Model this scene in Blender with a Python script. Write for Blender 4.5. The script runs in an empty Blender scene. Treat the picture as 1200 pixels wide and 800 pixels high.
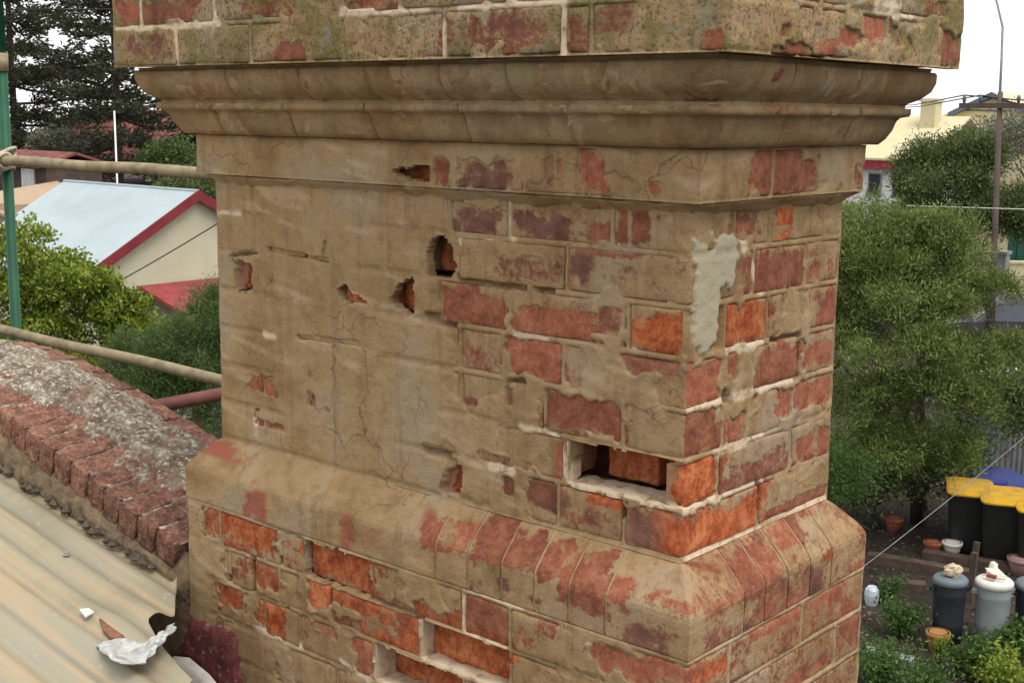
import bpy, math, random
import numpy as np
from mathutils import Matrix, Vector

scene = bpy.context.scene
col = scene.collection
rng = np.random.default_rng(7)
random.seed(7)
R = math.radians

# ------------------------------------------------------------------ camera
# world origin: near corner of the chimney shaft, at the top of the splayed plinth (about 5 m up)
G = -4.96                                     # ground level
PITCH, YAW, ROLL, FPX = 0.1724, 0.7149, 0.0103, 1536.2
CAM = np.array([1.1697, -1.7878, 0.7417])
_f = np.array([-math.sin(YAW) * math.cos(PITCH), math.cos(YAW) * math.cos(PITCH), -math.sin(PITCH)])
_r = np.array([math.cos(YAW), math.sin(YAW), 0.0])
_u = np.cross(_r, _f)
RIGHT = math.cos(ROLL) * _r + math.sin(ROLL) * _u
UP = -math.sin(ROLL) * _r + math.cos(ROLL) * _u
cam_data = bpy.data.cameras.new('camera')
cam_data.sensor_width = 36.0
cam_data.lens = FPX * 36.0 / 1200.0
cam_data.clip_start = 0.05
cam_data.clip_end = 2000.0
cam = bpy.data.objects.new('camera', cam_data)
col.objects.link(cam)
M = Matrix(((RIGHT[0], UP[0], -_f[0], CAM[0]), (RIGHT[1], UP[1], -_f[1], CAM[1]),
            (RIGHT[2], UP[2], -_f[2], CAM[2]), (0, 0, 0, 1)))
cam.matrix_world = M
scene.camera = cam

# ------------------------------------------------------------------ sky, sun, exposure
SUN_EL, SUN_AZ = R(62), R(100)                # azimuth clockwise from +Y
world = bpy.data.worlds.new('World')
scene.world = world
world.use_nodes = True
wt = world.node_tree
wt.nodes.clear()
wo = wt.nodes.new('ShaderNodeOutputWorld')
bg = wt.nodes.new('ShaderNodeBackground')
sky = wt.nodes.new('ShaderNodeTexSky')
sky.sky_type = 'NISHITA'
sky.sun_disc = False
sky.sun_elevation = SUN_EL
sky.sun_rotation = SUN_AZ
sky.dust_density = 3.0
tc = wt.nodes.new('ShaderNodeTexCoord')
cl = wt.nodes.new('ShaderNodeTexNoise')       # even overcast with faint cloud structure
cl.inputs['Scale'].default_value = 2.2
cl.inputs['Detail'].default_value = 5.0
cr = wt.nodes.new('ShaderNodeValToRGB')
cr.color_ramp.elements[0].position = 0.3
cr.color_ramp.elements[0].color = (7.9, 8.0, 8.2, 1)
cr.color_ramp.elements[1].position = 0.7
cr.color_ramp.elements[1].color = (10.2, 10.1, 10.0, 1)
mx = wt.nodes.new('ShaderNodeMix')
mx.data_type = 'RGBA'
mx.inputs[0].default_value = 0.88
bg.inputs['Strength'].default_value = 0.093
L = wt.links.new
L(tc.outputs['Generated'], cl.inputs['Vector'])
L(cl.outputs[0], cr.inputs[0])
L(sky.outputs[0], mx.inputs['A'])
L(cr.outputs[0], mx.inputs['B'])
L(mx.outputs['Result'], bg.inputs['Color'])
L(bg.outputs[0], wo.inputs[0])

sun = bpy.data.lights.new('sun', 'SUN')
sun.energy = 1.5
sun.angle = R(35)
sun.color = (1.0, 0.95, 0.88)
sun_o = bpy.data.objects.new('sun', sun)
col.objects.link(sun_o)
sd = Vector((math.sin(SUN_AZ) * math.cos(SUN_EL), math.cos(SUN_AZ) * math.cos(SUN_EL), math.sin(SUN_EL)))
sun_o.rotation_euler = sd.to_track_quat('Z', 'Y').to_euler()
sun_o.location = (20, -10, 30)
scene.view_settings.view_transform = 'Standard'
scene.view_settings.look = 'None'
scene.view_settings.exposure = 0.65
scene.view_settings.gamma = 1.0
scene.view_settings.use_curve_mapping = False

# ------------------------------------------------------------------ picking helpers (pixel of the 1200x800 photo -> place)
def ray(x, y):
    return _f + (x - 600.0) / FPX * RIGHT + (400.0 - y) / FPX * UP
def at(x, y, depth):
    return CAM + depth * ray(x, y)
def onz(x, y, z):
    d = ray(x, y)
    return CAM + (z - CAM[2]) / d[2] * d
def ony(x, y, yy):
    d = ray(x, y)
    return CAM + (yy - CAM[1]) / d[1] * d
def onx(x, y, xx):
    d = ray(x, y)
    return CAM + (xx - CAM[0]) / d[0] * d

# ------------------------------------------------------------------ noise
def _hash(ix, iy, iz):
    n = (ix * 374761393 + iy * 668265263 + iz * 2147483647 * 7) & 0xffffffff
    n = (n ^ (n >> 13)) * 1274126177 & 0xffffffff
    n = (n ^ (n >> 16)) * 2246822519 & 0xffffffff
    return ((n ^ (n >> 15)) & 0xffff) / 65535.0
def vnoise(p, s, seed=0):
    q = np.asarray(p, float) * s + seed * 17.31
    i = np.floor(q).astype(np.int64)
    t = q - i
    t = t * t * (3 - 2 * t)
    i = i + 100000
    r = 0
    for a in (0, 1):
        for b in (0, 1):
            for c in (0, 1):
                w = (t[..., 0] if a else 1 - t[..., 0]) * (t[..., 1] if b else 1 - t[..., 1]) * (t[..., 2] if c else 1 - t[..., 2])
                r = r + w * _hash(i[..., 0] + a, i[..., 1] + b, i[..., 2] + c)
    return r
def fbm(p, s, octv=3, seed=0):
    r = 0; a = 0.5; t = 0
    for o in range(octv):
        r = r + a * vnoise(p, s * 2 ** o, seed + o * 3.7); t += a; a *= 0.5
    return r / t
def sstep(a, b, x):
    t = np.clip((x - a) / (b - a), 0, 1)
    return t * t * (3 - 2 * t)

# ------------------------------------------------------------------ materials
class NT:
    def __init__(self, name):
        self.m = bpy.data.materials.new(name)
        self.m.use_nodes = True
        self.t = self.m.node_tree
        self.b = self.t.nodes['Principled BSDF']
    def n(self, kind, **kw):
        x = self.t.nodes.new('ShaderNode' + kind)
        for k, v in kw.items():
            if k in x.inputs:
                x.inputs[k].default_value = v
            else:
                setattr(x, k, v)
        return x
    def l(self, a, b):
        self.t.links.new(a, b)
    def noise(self, scale, detail=4.0, rough=0.6, coord=None):
        x = self.n('TexNoise', Scale=scale, Detail=detail, Roughness=rough)
        if coord is None:
            g = self.n('NewGeometry')
            coord = g.outputs['Position']
        self.l(coord, x.inputs['Vector'])
        return x.outputs[0]
    def ramp(self, src, stops):
        x = self.n('ValToRGB')
        e = x.color_ramp.elements
        while len(e) < len(stops):
            e.new(0.5)
        for k, (p, c) in enumerate(stops):
            e[k].position = p
            e[k].color = tuple(c) + (1,) if len(c) == 3 else c
        self.l(src, x.inputs[0])
        return x.outputs[0]
    def mix(self, fac, a, b, mode='MIX'):
        x = self.n('Mix', data_type='RGBA', blend_type=mode)
        for s, v in ((0, fac), ('A', a), ('B', b)):
            if isinstance(v, (int, float)):
                x.inputs[s].default_value = v
            elif isinstance(v, tuple):
                x.inputs[s].default_value = v + (1,)
            else:
                self.l(v, x.inputs[s])
        return x.outputs['Result']
    def math(self, op, a, b=0.0, clamp=False):
        x = self.n('Math', operation=op, use_clamp=clamp)
        for k, v in enumerate((a, b)):
            if isinstance(v, (int, float)):
                x.inputs[k].default_value = v
            else:
                self.l(v, x.inputs[k])
        return x.outputs[0]
    def maprange(self, v, a, b, c=0.0, d=1.0):
        x = self.n('MapRange', interpolation_type='SMOOTHSTEP')
        self.l(v, x.inputs['Value'])
        x.inputs['From Min'].default_value = a
        x.inputs['From Max'].default_value = b
        x.inputs['To Min'].default_value = c
        x.inputs['To Max'].default_value = d
        return x.outputs[0]
    def bump(self, h, strength, dist):
        x = self.n('Bump', Strength=strength, Distance=dist)
        self.l(h, x.inputs['Height'])
        self.l(x.outputs[0], self.b.inputs['Normal'])
    def color(self, c):
        if isinstance(c, tuple):
            self.b.inputs['Base Color'].default_value = c + (1,)
        else:
            self.l(c, self.b.inputs['Base Color'])
    def rough(self, r, spec=0.3):
        self.b.inputs['Roughness'].default_value = r
        self.b.inputs['Specular IOR Level'].default_value = spec

MATS = {}
def simple(name, c, rough=0.7, metal=0.0, var=0.25, scale=6.0, spec=0.3, bump=0.0, bscale=40.0):
    t = NT(name)
    n = t.noise(scale, 5.0, 0.65)
    dark = tuple(x * (1 - var) for x in c); lite = tuple(min(1.0, x * (1 + var)) for x in c)
    t.color(t.ramp(n, [(0.3, dark), (0.7, lite)]))
    t.rough(rough, spec)
    t.b.inputs['Metallic'].default_value = metal
    if bump:
        t.bump(t.noise(bscale, 4.0), bump, 0.01)
    MATS[name] = t.m
    return t.m

def smear_colors(t, moss, brown=0.0, soft=1.0):
    """old lime and cement wash: warm tan with grey, ochre, dark specks"""
    big = t.noise(4.2, 4.0, 0.58)
    mid = t.noise(34.0, 6.0, 0.68)
    fine = t.noise(150.0, 4.0, 0.65)
    c = t.ramp(big, [(0.38, (0.262, 0.167, 0.076)), (0.46, (0.322, 0.214, 0.106)), (0.54, (0.360, 0.247, 0.132)), (0.62, (0.345, 0.260, 0.168))])
    c = t.mix(t.maprange(mid, 0.50, 0.62, 0.0, 0.55 * soft), c, (0.43, 0.298, 0.145))
    c = t.mix(t.maprange(mid, 0.48, 0.36, 0.0, 0.60 * soft), c, (0.165, 0.095, 0.046))
    c = t.mix(t.maprange(fine, 0.44, 0.32, 0.0, 0.6 * soft), c, (0.085, 0.055, 0.030))
    c = t.mix(t.maprange(fine, 0.56, 0.68, 0.0, 0.3), c, (0.43, 0.32, 0.18))
    grain = t.noise(430.0, 2.0, 0.6)
    c = t.mix(t.maprange(grain, 0.50, 0.66, 0.0, 0.14), c, (0.44, 0.34, 0.19))
    c = t.mix(t.maprange(grain, 0.50, 0.34, 0.0, 0.16), c, (0.13, 0.085, 0.045))
    g_ = t.n('NewGeometry'); mp_ = t.n('Mapping'); mp_.inputs['Scale'].default_value = (26, 26, 2.2); t.l(g_.outputs['Position'], mp_.inputs['Vector'])
    run = t.noise(1.0, 4.0, 0.6, mp_.outputs[0])
    c = t.mix(t.maprange(run, 0.52, 0.66, 0.0, 0.35), c, (0.185, 0.112, 0.055))
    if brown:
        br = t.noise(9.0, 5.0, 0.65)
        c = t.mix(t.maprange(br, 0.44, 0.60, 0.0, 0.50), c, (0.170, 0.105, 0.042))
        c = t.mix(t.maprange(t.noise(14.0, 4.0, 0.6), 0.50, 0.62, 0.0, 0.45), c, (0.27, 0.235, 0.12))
    if moss:
        mo = t.noise(10.0, 5.0, 0.65)
        c = t.mix(t.maprange(mo, 0.44, 0.58, 0.0, 0.75), c, (0.160, 0.140, 0.045))
        gr = t.noise(21.0, 5.0, 0.7)
        c = t.mix(t.maprange(gr, 0.54, 0.66, 0.0, 0.65), c, (0.24, 0.235, 0.185))
        c = t.mix(t.maprange(fine, 0.48, 0.36, 0.0, 0.6), c, (0.050, 0.040, 0.020))
    return c, mid, fine

def brick_material(name, moss=0.0, brown=0.0):
    t = NT(name)
    at_ = t.n('Attribute', attribute_name='coat')
    sp = t.n('SeparateColor')
    t.l(at_.outputs['Color'], sp.inputs[0])
    smear, orange, purple = sp.outputs[0], sp.outputs[1], sp.outputs[2]
    oi = t.n('ObjectInfo')
    n1 = t.noise(24.0, 6.0, 0.7)
    n2 = t.noise(88.0, 5.0, 0.65)
    red = t.ramp(n1, [(0.36, (0.180, 0.054, 0.029)), (0.5, (0.290, 0.090, 0.047)), (0.64, (0.370, 0.142, 0.080))])
    red = t.mix(t.maprange(n2, 0.52, 0.64, 0.0, 0.55), red, (0.34, 0.16, 0.11))
    red = t.mix(t.maprange(n2, 0.46, 0.36, 0.0, 0.5), red, (0.12, 0.045, 0.033))
    org = t.ramp(n1, [(0.36, (0.22, 0.042, 0.012)), (0.5, (0.40, 0.104, 0.034)), (0.64, (0.52, 0.190, 0.075))])
    org = t.mix(t.maprange(n2, 0.47, 0.36, 0.0, 0.65), org, (0.16, 0.035, 0.015))
    org = t.mix(t.maprange(n2, 0.56, 0.68, 0.0, 0.5), org, (0.52, 0.26, 0.12))
    pur = t.ramp(n1, [(0.36, (0.080, 0.042, 0.034)), (0.64, (0.20, 0.100, 0.080))])
    c = t.mix(orange, red, org)
    c = t.mix(purple, c, pur)
    hsv = t.n('HueSaturation')
    t.l(t.math('ADD', t.math('MULTIPLY', oi.outputs['Random'], 0.45), 0.76), hsv.inputs['Value'])
    t.l(c, hsv.inputs['Color'])
    c = hsv.outputs[0]
    tan, mid, fine = smear_colors(t, moss, brown, 0.65)
    s = t.math('ADD', smear, t.math('MULTIPLY', t.math('SUBTRACT', n1, 0.5), 1.5))
    s = t.math('ADD', s, t.math('MULTIPLY', t.math('SUBTRACT', n2, 0.5), 1.1))
    f = t.maprange(s, 0.30, 0.68)
    dust = t.math('ADD', t.math('MULTIPLY', f, 0.90), t.math('MULTIPLY', t.math('SUBTRACT', 1.0, orange, True), 0.05))
    c = t.mix(dust, c, tan)
    t.color(c)
    t.rough(0.92, 0.2)
    h = t.math('ADD', t.math('MULTIPLY', f, 0.4), t.math('ADD', t.math('MULTIPLY', mid, 0.8), t.math('MULTIPLY', fine, 0.6)))
    t.bump(h, 0.45, 0.007)
    MATS[name] = t.m
def mortar_material(name, moss=0.0):
    t = NT(name)
    at_ = t.n('Attribute', attribute_name='coat')
    sp = t.n('SeparateColor')
    t.l(at_.outputs['Color'], sp.inputs[0])
    tan, mid, fine = smear_colors(t, moss, soft=0.42)
    c = t.mix(t.math('MULTIPLY', sp.outputs[0], t.maprange(mid, 0.36, 0.52, 0.35, 1.0)), tan, (0.60, 0.48, 0.34))
    c = t.mix(sp.outputs[1], c, (0.30, 0.085, 0.055))
    c = t.mix(t.math('MULTIPLY', sp.outputs[2], .75), c, (0.44, 0.41, 0.30))
    g_ = t.n('NewGeometry')
    wn = t.n('TexNoise', Scale=9.0, Detail=4.0); t.l(g_.outputs['Position'], wn.inputs['Vector'])
    va = t.n('VectorMath', operation='SCALE'); t.l(wn.outputs['Color'], va.inputs[0]); va.inputs['Scale'].default_value = 0.11
    vb = t.n('VectorMath', operation='ADD'); t.l(g_.outputs['Position'], vb.inputs[0]); t.l(va.outputs[0], vb.inputs[1])
    vo = t.n('TexVoronoi', feature='DISTANCE_TO_EDGE', Scale=5.5); t.l(vb.outputs[0], vo.inputs['Vector'])
    crack = t.math('MULTIPLY', t.maprange(vo.outputs['Distance'], 0.009, 0.003), t.maprange(t.noise(3.3, 3.0), 0.47, 0.56))
    c = t.mix(t.math('MULTIPLY', crack, 0.5), c, (0.07, 0.045, 0.025))
    t.color(c)
    t.rough(0.95, 0.15)
    t.bump(t.math('ADD', t.math('MULTIPLY', mid, 0.9), t.math('MULTIPLY', fine, 0.7)), 0.42, 0.007)
    MATS[name] = t.m
brick_material('brick')
brick_material('brick_mossy', 1.0)
brick_material('brick_brown', 0.0, 1.0)  # cornice variant: brown and olive blotches mixed into the tan
mortar_material('mortar')
mortar_material('mortar_mossy', 1.0)

# ------------------------------------------------------------------ object helpers
BASE = {}
def tag(o, label=None, cat=None, group=None, kind=None):
    if label: o['label'] = label
    if cat: o['category'] = cat
    if group: o['group'] = group
    if kind: o['kind'] = kind
    return o
def empty(name, loc, label, cat, group=None):
    o = bpy.data.objects.new(name, None)
    o.empty_display_size = 0.2
    col.objects.link(o)
    o.location = tuple(float(c) for c in loc)
    BASE[o.name] = np.array([float(c) for c in loc])
    return tag(o, label, cat, group)
def obj(name, v, f, mat, parent=None, smooth=False, coat=None, mats=None, fm=None):
    v = np.asarray(v, float).reshape(-1, 3)
    b = BASE[parent.name] if parent is not None else np.zeros(3)
    me = bpy.data.meshes.new(name)
    if isinstance(f, np.ndarray):
        f = f.astype(np.int32)
        nf, k = f.shape
        me.vertices.add(len(v)); me.vertices.foreach_set('co', (v - b).astype(np.float32).ravel())
        me.loops.add(nf * k); me.loops.foreach_set('vertex_index', f.ravel())
        me.polygons.add(nf)
        me.polygons.foreach_set('loop_start', np.arange(nf, dtype=np.int32) * k)
        me.update(calc_edges=True)
    else:
        me.from_pydata([tuple(x) for x in (v - b)], [], f)
        me.update()
    if smooth:
        me.polygons.foreach_set('use_smooth', np.ones(len(me.polygons), bool))
    if coat is not None:
        a = me.color_attributes.new('coat', 'FLOAT_COLOR', 'POINT')
        c4 = np.ones((len(v), 4), np.float32)
        c4[:, :3] = np.clip(coat, 0, 1)
        a.data.foreach_set('color', c4.ravel())
    for m in (mats or [mat]):
        me.materials.append(MATS[m] if isinstance(m, str) else m)
    if fm is not None:
        me.polygons.foreach_set('material_index', np.asarray(fm, np.int32))
    o = bpy.data.objects.new(name, me)
    col.objects.link(o)
    if parent is not None:
        o.parent = parent
        BASE[o.name] = b
    else:
        BASE[o.name] = np.zeros(3)
    return o
class MB:
    """collects simple shapes into one mesh"""
    def __init__(self):
        self.v = []; self.f = []
    def add(self, v, f):
        n = len(self.v)
        self.v += [tuple(map(float, x)) for x in v]
        self.f += [tuple(i + n for i in q) for q in f]
        return self
    def box(self, a, b):
        x0, y0, z0 = a; x1, y1, z1 = b
        return self.add([(x0, y0, z0), (x1, y0, z0), (x1, y1, z0), (x0, y1, z0), (x0, y0, z1), (x1, y0, z1), (x1, y1, z1), (x0, y1, z1)],
                        [(3, 2, 1, 0), (4, 5, 6, 7), (0, 1, 5, 4), (1, 2, 6, 5), (2, 3, 7, 6), (3, 0, 4, 7)])
    def tube(self, pts, rad, seg=8, cap=True):
        pts = [np.asarray(p, float) for p in pts]
        n = len(pts)
        rad = rad if isinstance(rad, (list, tuple, np.ndarray)) else [rad] * n
        base = len(self.v)
        for i, p in enumerate(pts):
            d = pts[min(i + 1, n - 1)] - pts[max(i - 1, 0)]
            d = d / (np.linalg.norm(d) + 1e-9)
            a = np.cross(d, (0, 0, 1) if abs(d[2]) < 0.9 else (1, 0, 0)); a /= np.linalg.norm(a)
            b = np.cross(d, a)
            for k in range(seg):
                t = 2 * math.pi * k / seg
                self.v.append(tuple(p + rad[i] * (math.cos(t) * a + math.sin(t) * b)))
        for i in range(n - 1):
            for k in range(seg):
                k2 = (k + 1) % seg
                self.f.append((base + i * seg + k, base + i * seg + k2, base + (i + 1) * seg + k2, base + (i + 1) * seg + k))
        if cap:
            self.f.append(tuple(base + k for k in range(seg))[::-1])
            self.f.append(tuple(base + (n - 1) * seg + k for k in range(seg)))
        return self
    def lathe(self, c, prof, seg=20):
        base = len(self.v)
        for r, z in prof:
            for k in range(seg):
                t = 2 * math.pi * k / seg
                self.v.append((c[0] + r * math.cos(t), c[1] + r * math.sin(t), c[2] + z))
        for i in range(len(prof) - 1):
            for k in range(seg):
                k2 = (k + 1) % seg
                self.f.append((base + i * seg + k, base + i * seg + k2, base + (i + 1) * seg + k2, base + (i + 1) * seg + k))
        self.f.append(tuple(base + k for k in range(seg))[::-1])
        self.f.append(tuple(base + (len(prof) - 1) * seg + k for k in range(seg)))
        return self
    def poly(self, pts):
        return self.add(pts, [tuple(range(len(pts)))])
    def slab(self, pts, off):
        """a flat polygon given thickness along off"""
        n = len(pts)
        off = np.asarray(off, float)
        a = [np.asarray(p, float) for p in pts]
        return self.add(a + [p + off for p in a], [tuple(range(n))[::-1], tuple(range(n, 2 * n))] + [(i, (i + 1) % n, n + (i + 1) % n, n + i) for i in range(n)])
    def rot(self, ang, about):
        c, s = math.cos(ang), math.sin(ang)
        self.v = [(about[0] + c * (x - about[0]) - s * (y - about[1]), about[1] + s * (x - about[0]) + c * (y - about[1]), z) for x, y, z in self.v]
        return self
    def build(self, name, mat, parent=None, smooth=False):
        return obj(name, self.v, self.f, mat, parent, smooth)

# ------------------------------------------------------------------ ground
simple('soil', (0.034, 0.025, 0.018), 0.95, var=0.5, scale=1.3, bump=0.6, bscale=9)
simple('grassy', (0.070, 0.085, 0.030), 0.95, var=0.5, scale=0.6, bump=0.5, bscale=7)
gm = MB().add([(-300, -200, G), (200, -200, G), (200, 400, G), (-300, 400, G)], [(0, 1, 2, 3)]).build('ground', 'soil')
tag(gm, kind='structure')

# ================================================================== the chimney
CW, CD = 1.266, 0.515
class Plane:
    def __init__(self, face, off, smear, orange=0.0, purple=0.0, pale=0.0, coat=0.0):
        self.face, self.off, self.smear, self.orange, self.purple, self.pale, self.coat = face, off, smear, orange, purple, pale, coat
        self.patches = []; self.gaps = []; self.pales = []; self.greys = []; self.holes = []
    def uv(self, x, y):
        if self.face == 'A':
            p = ony(x, y, -self.off); return -p[0], p[2]
        p = onx(x, y, self.off); return p[1], p[2]
    def pos(self, u, v, n):
        if self.face == 'A':
            return np.stack([-u, -(self.off + n), v], -1)
        return np.stack([self.off + n, u, v], -1)
    def rect(self, x0, y0, x1, y1):
        xc, yc = (x0 + x1) / 2, (y0 + y1) / 2
        ua, ub = self.uv(x0, yc)[0], self.uv(x1, yc)[0]
        va, vb = self.uv(xc, y1)[1], self.uv(xc, y0)[1]
        # rows lean in the picture: take the skew out so that a patch follows its course
        sl = abs(self.uv(x1, yc)[1] - self.uv(x0, yc)[1]) * .35
        hv = abs(vb - va) / 2
        return (ua + ub) / 2, (va + vb) / 2, abs(ua - ub) / 2, max(hv - sl, hv * .45)
    def red(self, x0, y0, x1, y1, kind='r', k=1.0):
        self.patches.append(self.rect(x0, y0, x1, y1) + (kind, k)); return self
    def seg(self, lst, x0, y0, x1, y1, r=0.005):
        lst.append(self.uv(x0, y0) + self.uv(x1, y1) + (r,)); return self
    def fields(self, u, v):
        P = np.stack([u, v, np.full_like(u, self.off * 9 + (3 if self.face == 'A' else 7))], -1)
        nz = fbm(P, 42, 3, 5) - 0.5
        nb = fbm(P, 9, 2, 11) - 0.5
        sm = np.full_like(u, self.smear) + nb * 0.35
        og = np.full_like(u, self.orange) + nb * 0.25 * (self.orange > 0)
        pu = np.full_like(u, self.purple) + (fbm(P, 5, 2, 23) - 0.5) * 0.9 * (self.purple > 0)
        rd = np.zeros_like(u)
        for (cu, cv, hu, hv, kind, k) in self.patches:
            d = np.maximum(np.abs(u - cu) / max(hu, 0.004), np.abs(v - cv) / max(hv, 0.004))
            m = sstep(1.35, 0.65, d + nz * 1.5) * k
            rd = np.maximum(rd, m)
            sm = sm * (1 - m) + (0.02 if kind != 'p' else 0.16) * m
            if kind == 'o': og = np.maximum(og, m); pu = pu * (1 - m)
            if kind == 'p': pu = np.maximum(pu, m * 0.85)
            if kind == 'r': og = og * (1 - m * 0.6); pu = pu * (1 - m)
        return sm, og, pu, rd
    def segdist(self, lst, u, v):
        d = np.full_like(u, 9.0)
        for (ua, va, ub, vb, r) in lst:
            du, dv = ub - ua, vb - va
            t = np.clip(((u - ua) * du + (v - va) * dv) / (du * du + dv * dv + 1e-12), 0, 1)
            d = np.minimum(d, np.hypot(u - ua - t * du, v - va - t * dv) / r)
        return d
PL = {'A0': Plane('A', 0, 0.80, purple=0.15, coat=0.5), 'B0': Plane('B', 0, 0.78, pale=0.04, coat=0.48),
      'A1': Plane('A', 0.027, 0.92, coat=0.5), 'B1': Plane('B', 0.027, 0.92, coat=0.5),
      'A2': Plane('A', 0.059, 0.80, coat=0.5), 'B2': Plane('B', 0.059, 0.60, pale=0.38),
      'A3': Plane('A', 0.149, 0.86, purple=0.35, pale=0.10, coat=0.46), 'B3': Plane('B', 0.149, 0.92, coat=0.75),
      'A4': Plane('A', 0.09, 0.86, purple=0.1), 'B4': Plane('B', 0.09, 0.93),
      'A5': Plane('A', 0.03, 0.86), 'B5': Plane('B', 0.03, 0.60, purple=0.2)}
a = PL['A0']
for q in [(533, 243, 590, 275, 'p'), (608, 252, 675, 282, 'p', .8), (693, 262, 722, 285), (725, 243, 735, 282), (742, 246, 761, 286),
          (585, 300, 655, 332, 'p', .6), (666, 292, 737, 303), (666, 298, 692, 332, 'p'),
          (515, 335, 556, 378), (550, 345, 592, 386), (602, 358, 696, 399), (703, 362, 727, 396, 'p', .6),
          (738, 365, 818, 417, 'o'), (540, 405, 590, 436, 'p', .5), (597, 395, 656, 446), (735, 413, 800, 442, 'p', .55),
          (638, 462, 727, 510), (591, 452, 600, 472), (543, 465, 562, 476, 'r', .7), (650, 513, 661, 562), (560, 530, 625, 550, 'p', .5),
          (617, 560, 662, 600, 'p'), (620, 563, 650, 590), (668, 590, 720, 625, 'p', .5), (690, 575, 732, 598, 'o', .8), (733, 597, 770, 645, 'p'), (765, 597, 802, 652), (780, 610, 800, 655, 'o'),
          (590, 560, 601, 578), (293, 438, 322, 461), (303, 493, 336, 505), (276, 308, 294, 342, 'o'), (520, 545, 541, 580, 'o'), (362, 460, 369, 476, 'p', .6)]:
    a.red(*q)
for q in [(540, 327, 612, 336), (630, 337, 645, 340), (502, 371, 530, 380), (612, 448, 600, 450), (500, 526, 525, 533), (722, 582, 728, 600)]:
    a.seg(a.gaps, *q, r=.009)
for q in [(316, 292, 345, 298), (345, 298, 385, 306), (350, 395, 420, 402), (640, 502, 655, 508), (380, 298, 383, 285), (270, 300, 300, 296)]:
    a.seg(a.gaps, *q, r=.0035)
for q in [(540, 282, 590, 288), (605, 393, 642, 400), (655, 518, 666, 560), (575, 545, 600, 552), (612, 500, 650, 508), (600, 235, 602, 280), (300, 492, 301, 508), (310, 391, 322, 394), (255, 249, 280, 250)]:
    a.seg(a.pales, *q, r=.007)
b = PL['B0']
for q in [(858, 245, 895, 277, 'p', .8), (850, 258, 885, 276), (909, 243, 929, 266, 'o'), (909, 271, 927, 283, 'o'), (878, 293, 943, 345), (945, 305, 962, 330, 'r', .7), (981, 285, 990, 325, 'o', .8),
          (846, 352, 900, 407, 'o'), (958, 345, 985, 388), (970, 300, 990, 345, 'r', .5), (803, 425, 842, 477), (853, 405, 862, 442), (888, 403, 936, 457), (938, 396, 985, 432, 'r', .8),
          (799, 483, 836, 537), (835, 487, 872, 522, 'r', .7), (912, 443, 977, 484), (788, 540, 842, 598, 'o'), (853, 525, 920, 577, 'r', .7), (933, 508, 952, 542), (957, 495, 977, 538),
          (790, 578, 894, 668, 'o', .95), (862, 600, 872, 640, 'p', .2), (893, 575, 972, 610)]:
    b.red(*q)
for q in [(889, 570, 893, 604), (935, 403, 934, 440), (848, 462, 853, 470), (905, 402, 935, 396), (806, 308, 808, 358)]:
    b.seg(b.gaps, *q, r=.009)
for q in [(800, 598, 842, 582), (850, 578, 893, 564), (838, 533, 893, 510), (795, 481, 880, 459), (888, 456, 927, 444), (852, 410, 892, 402), (900, 605, 965, 585), (805, 655, 890, 620), (870, 282, 893, 342)]:
    b.seg(b.pales, *q, r=.008)
b.greys.append(b.rect(812, 288, 842, 410))
b.greys.append(b.rect(835, 275, 862, 340))
a = PL['A1']
for q in [(512, 188, 526, 217), (545, 190, 596, 222, 'p', .9), (655, 178, 661, 207), (676, 178, 709, 222), (640, 180, 650, 225, 'p', .5), (760, 214, 777, 230)]:
    a.red(*q)
PL['B1'].red(888, 174, 942, 226).red(930, 185, 958, 222, 'r', .8).red(1000, 190, 1015, 225, 'r', .6)
a = PL['A2']
for q in [(258, 597, 329, 652, 'o'), (240, 590, 285, 640, 'o', .6), (268, 640, 298, 684, 'r', .6), (299, 650, 327, 692, 'o', .75), (255, 680, 287, 714, 'o'), (306, 703, 336, 744, 'o'),
          (356, 638, 438, 694, 'o'), (361, 680, 390, 718, 'o'), (388, 686, 448, 724, 'o'), (445, 712, 485, 728, 'o', .4), (490, 715, 600, 800, 'o'), (430, 740, 540, 800, 'o'), (543, 688, 595, 752), (470, 735, 490, 765, 'o'),
          (422, 745, 440, 790, 'r'), (360, 715, 400, 750, 'r', .5), (630, 720, 650, 745, 'r', .5), (695, 757, 770, 800), (760, 765, 808, 800), (650, 780, 700, 800, 'r', .7), (405, 680, 480, 740, 'r', .3)]:
    a.red(*q)
for q in [(290, 601, 348, 624), (275, 637, 330, 656), (297, 650, 297, 684), (268, 678, 298, 689), (384, 675, 492, 722), (385, 688, 386, 705), (338, 718, 338, 745), (405, 728, 440, 742), (480, 735, 520, 750), (340, 605, 400, 622), (545, 660, 575, 668)]:
    a.seg(a.gaps, *q, r=.009)
for q in [(300, 735, 352, 757), (395, 770, 432, 795), (541, 700, 541, 730), (545, 738, 590, 757), (545, 690, 610, 710), (690, 755, 800, 792), (375, 660, 386, 664), (430, 770, 500, 800)]:
    a.seg(a.pales, *q, r=.007)
b = PL['B2']
for q in [(805, 790, 850, 800, 'o'), (815, 770, 850, 800, 'o', .8), (880, 720, 935, 745, 'r', .8), (925, 770, 975, 800, 'r', .8), (985, 710, 1012, 760), (950, 690, 985, 715, 'r', .7)]:
    b.red(*q)
a = PL['A3']
for q in [(137, 0, 163, 26, 'r', .9), (168, 0, 235, 26, 'r', .65), (150, 40, 205, 72, 'p', .7), (326, 50, 354, 75), (410, 0, 460, 10, 'r', .8), (520, 20, 600, 62, 'r', .3), (595, 30, 650, 62, 'r', .55), (665, 10, 690, 60, 'r', .5),
          (828, 40, 845, 60), (560, 10, 650, 50, 'p', .5), (690, 5, 740, 40, 'p', .6), (280, 0, 350, 22, 'r', .4)]:
    a.red(*q)
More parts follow.
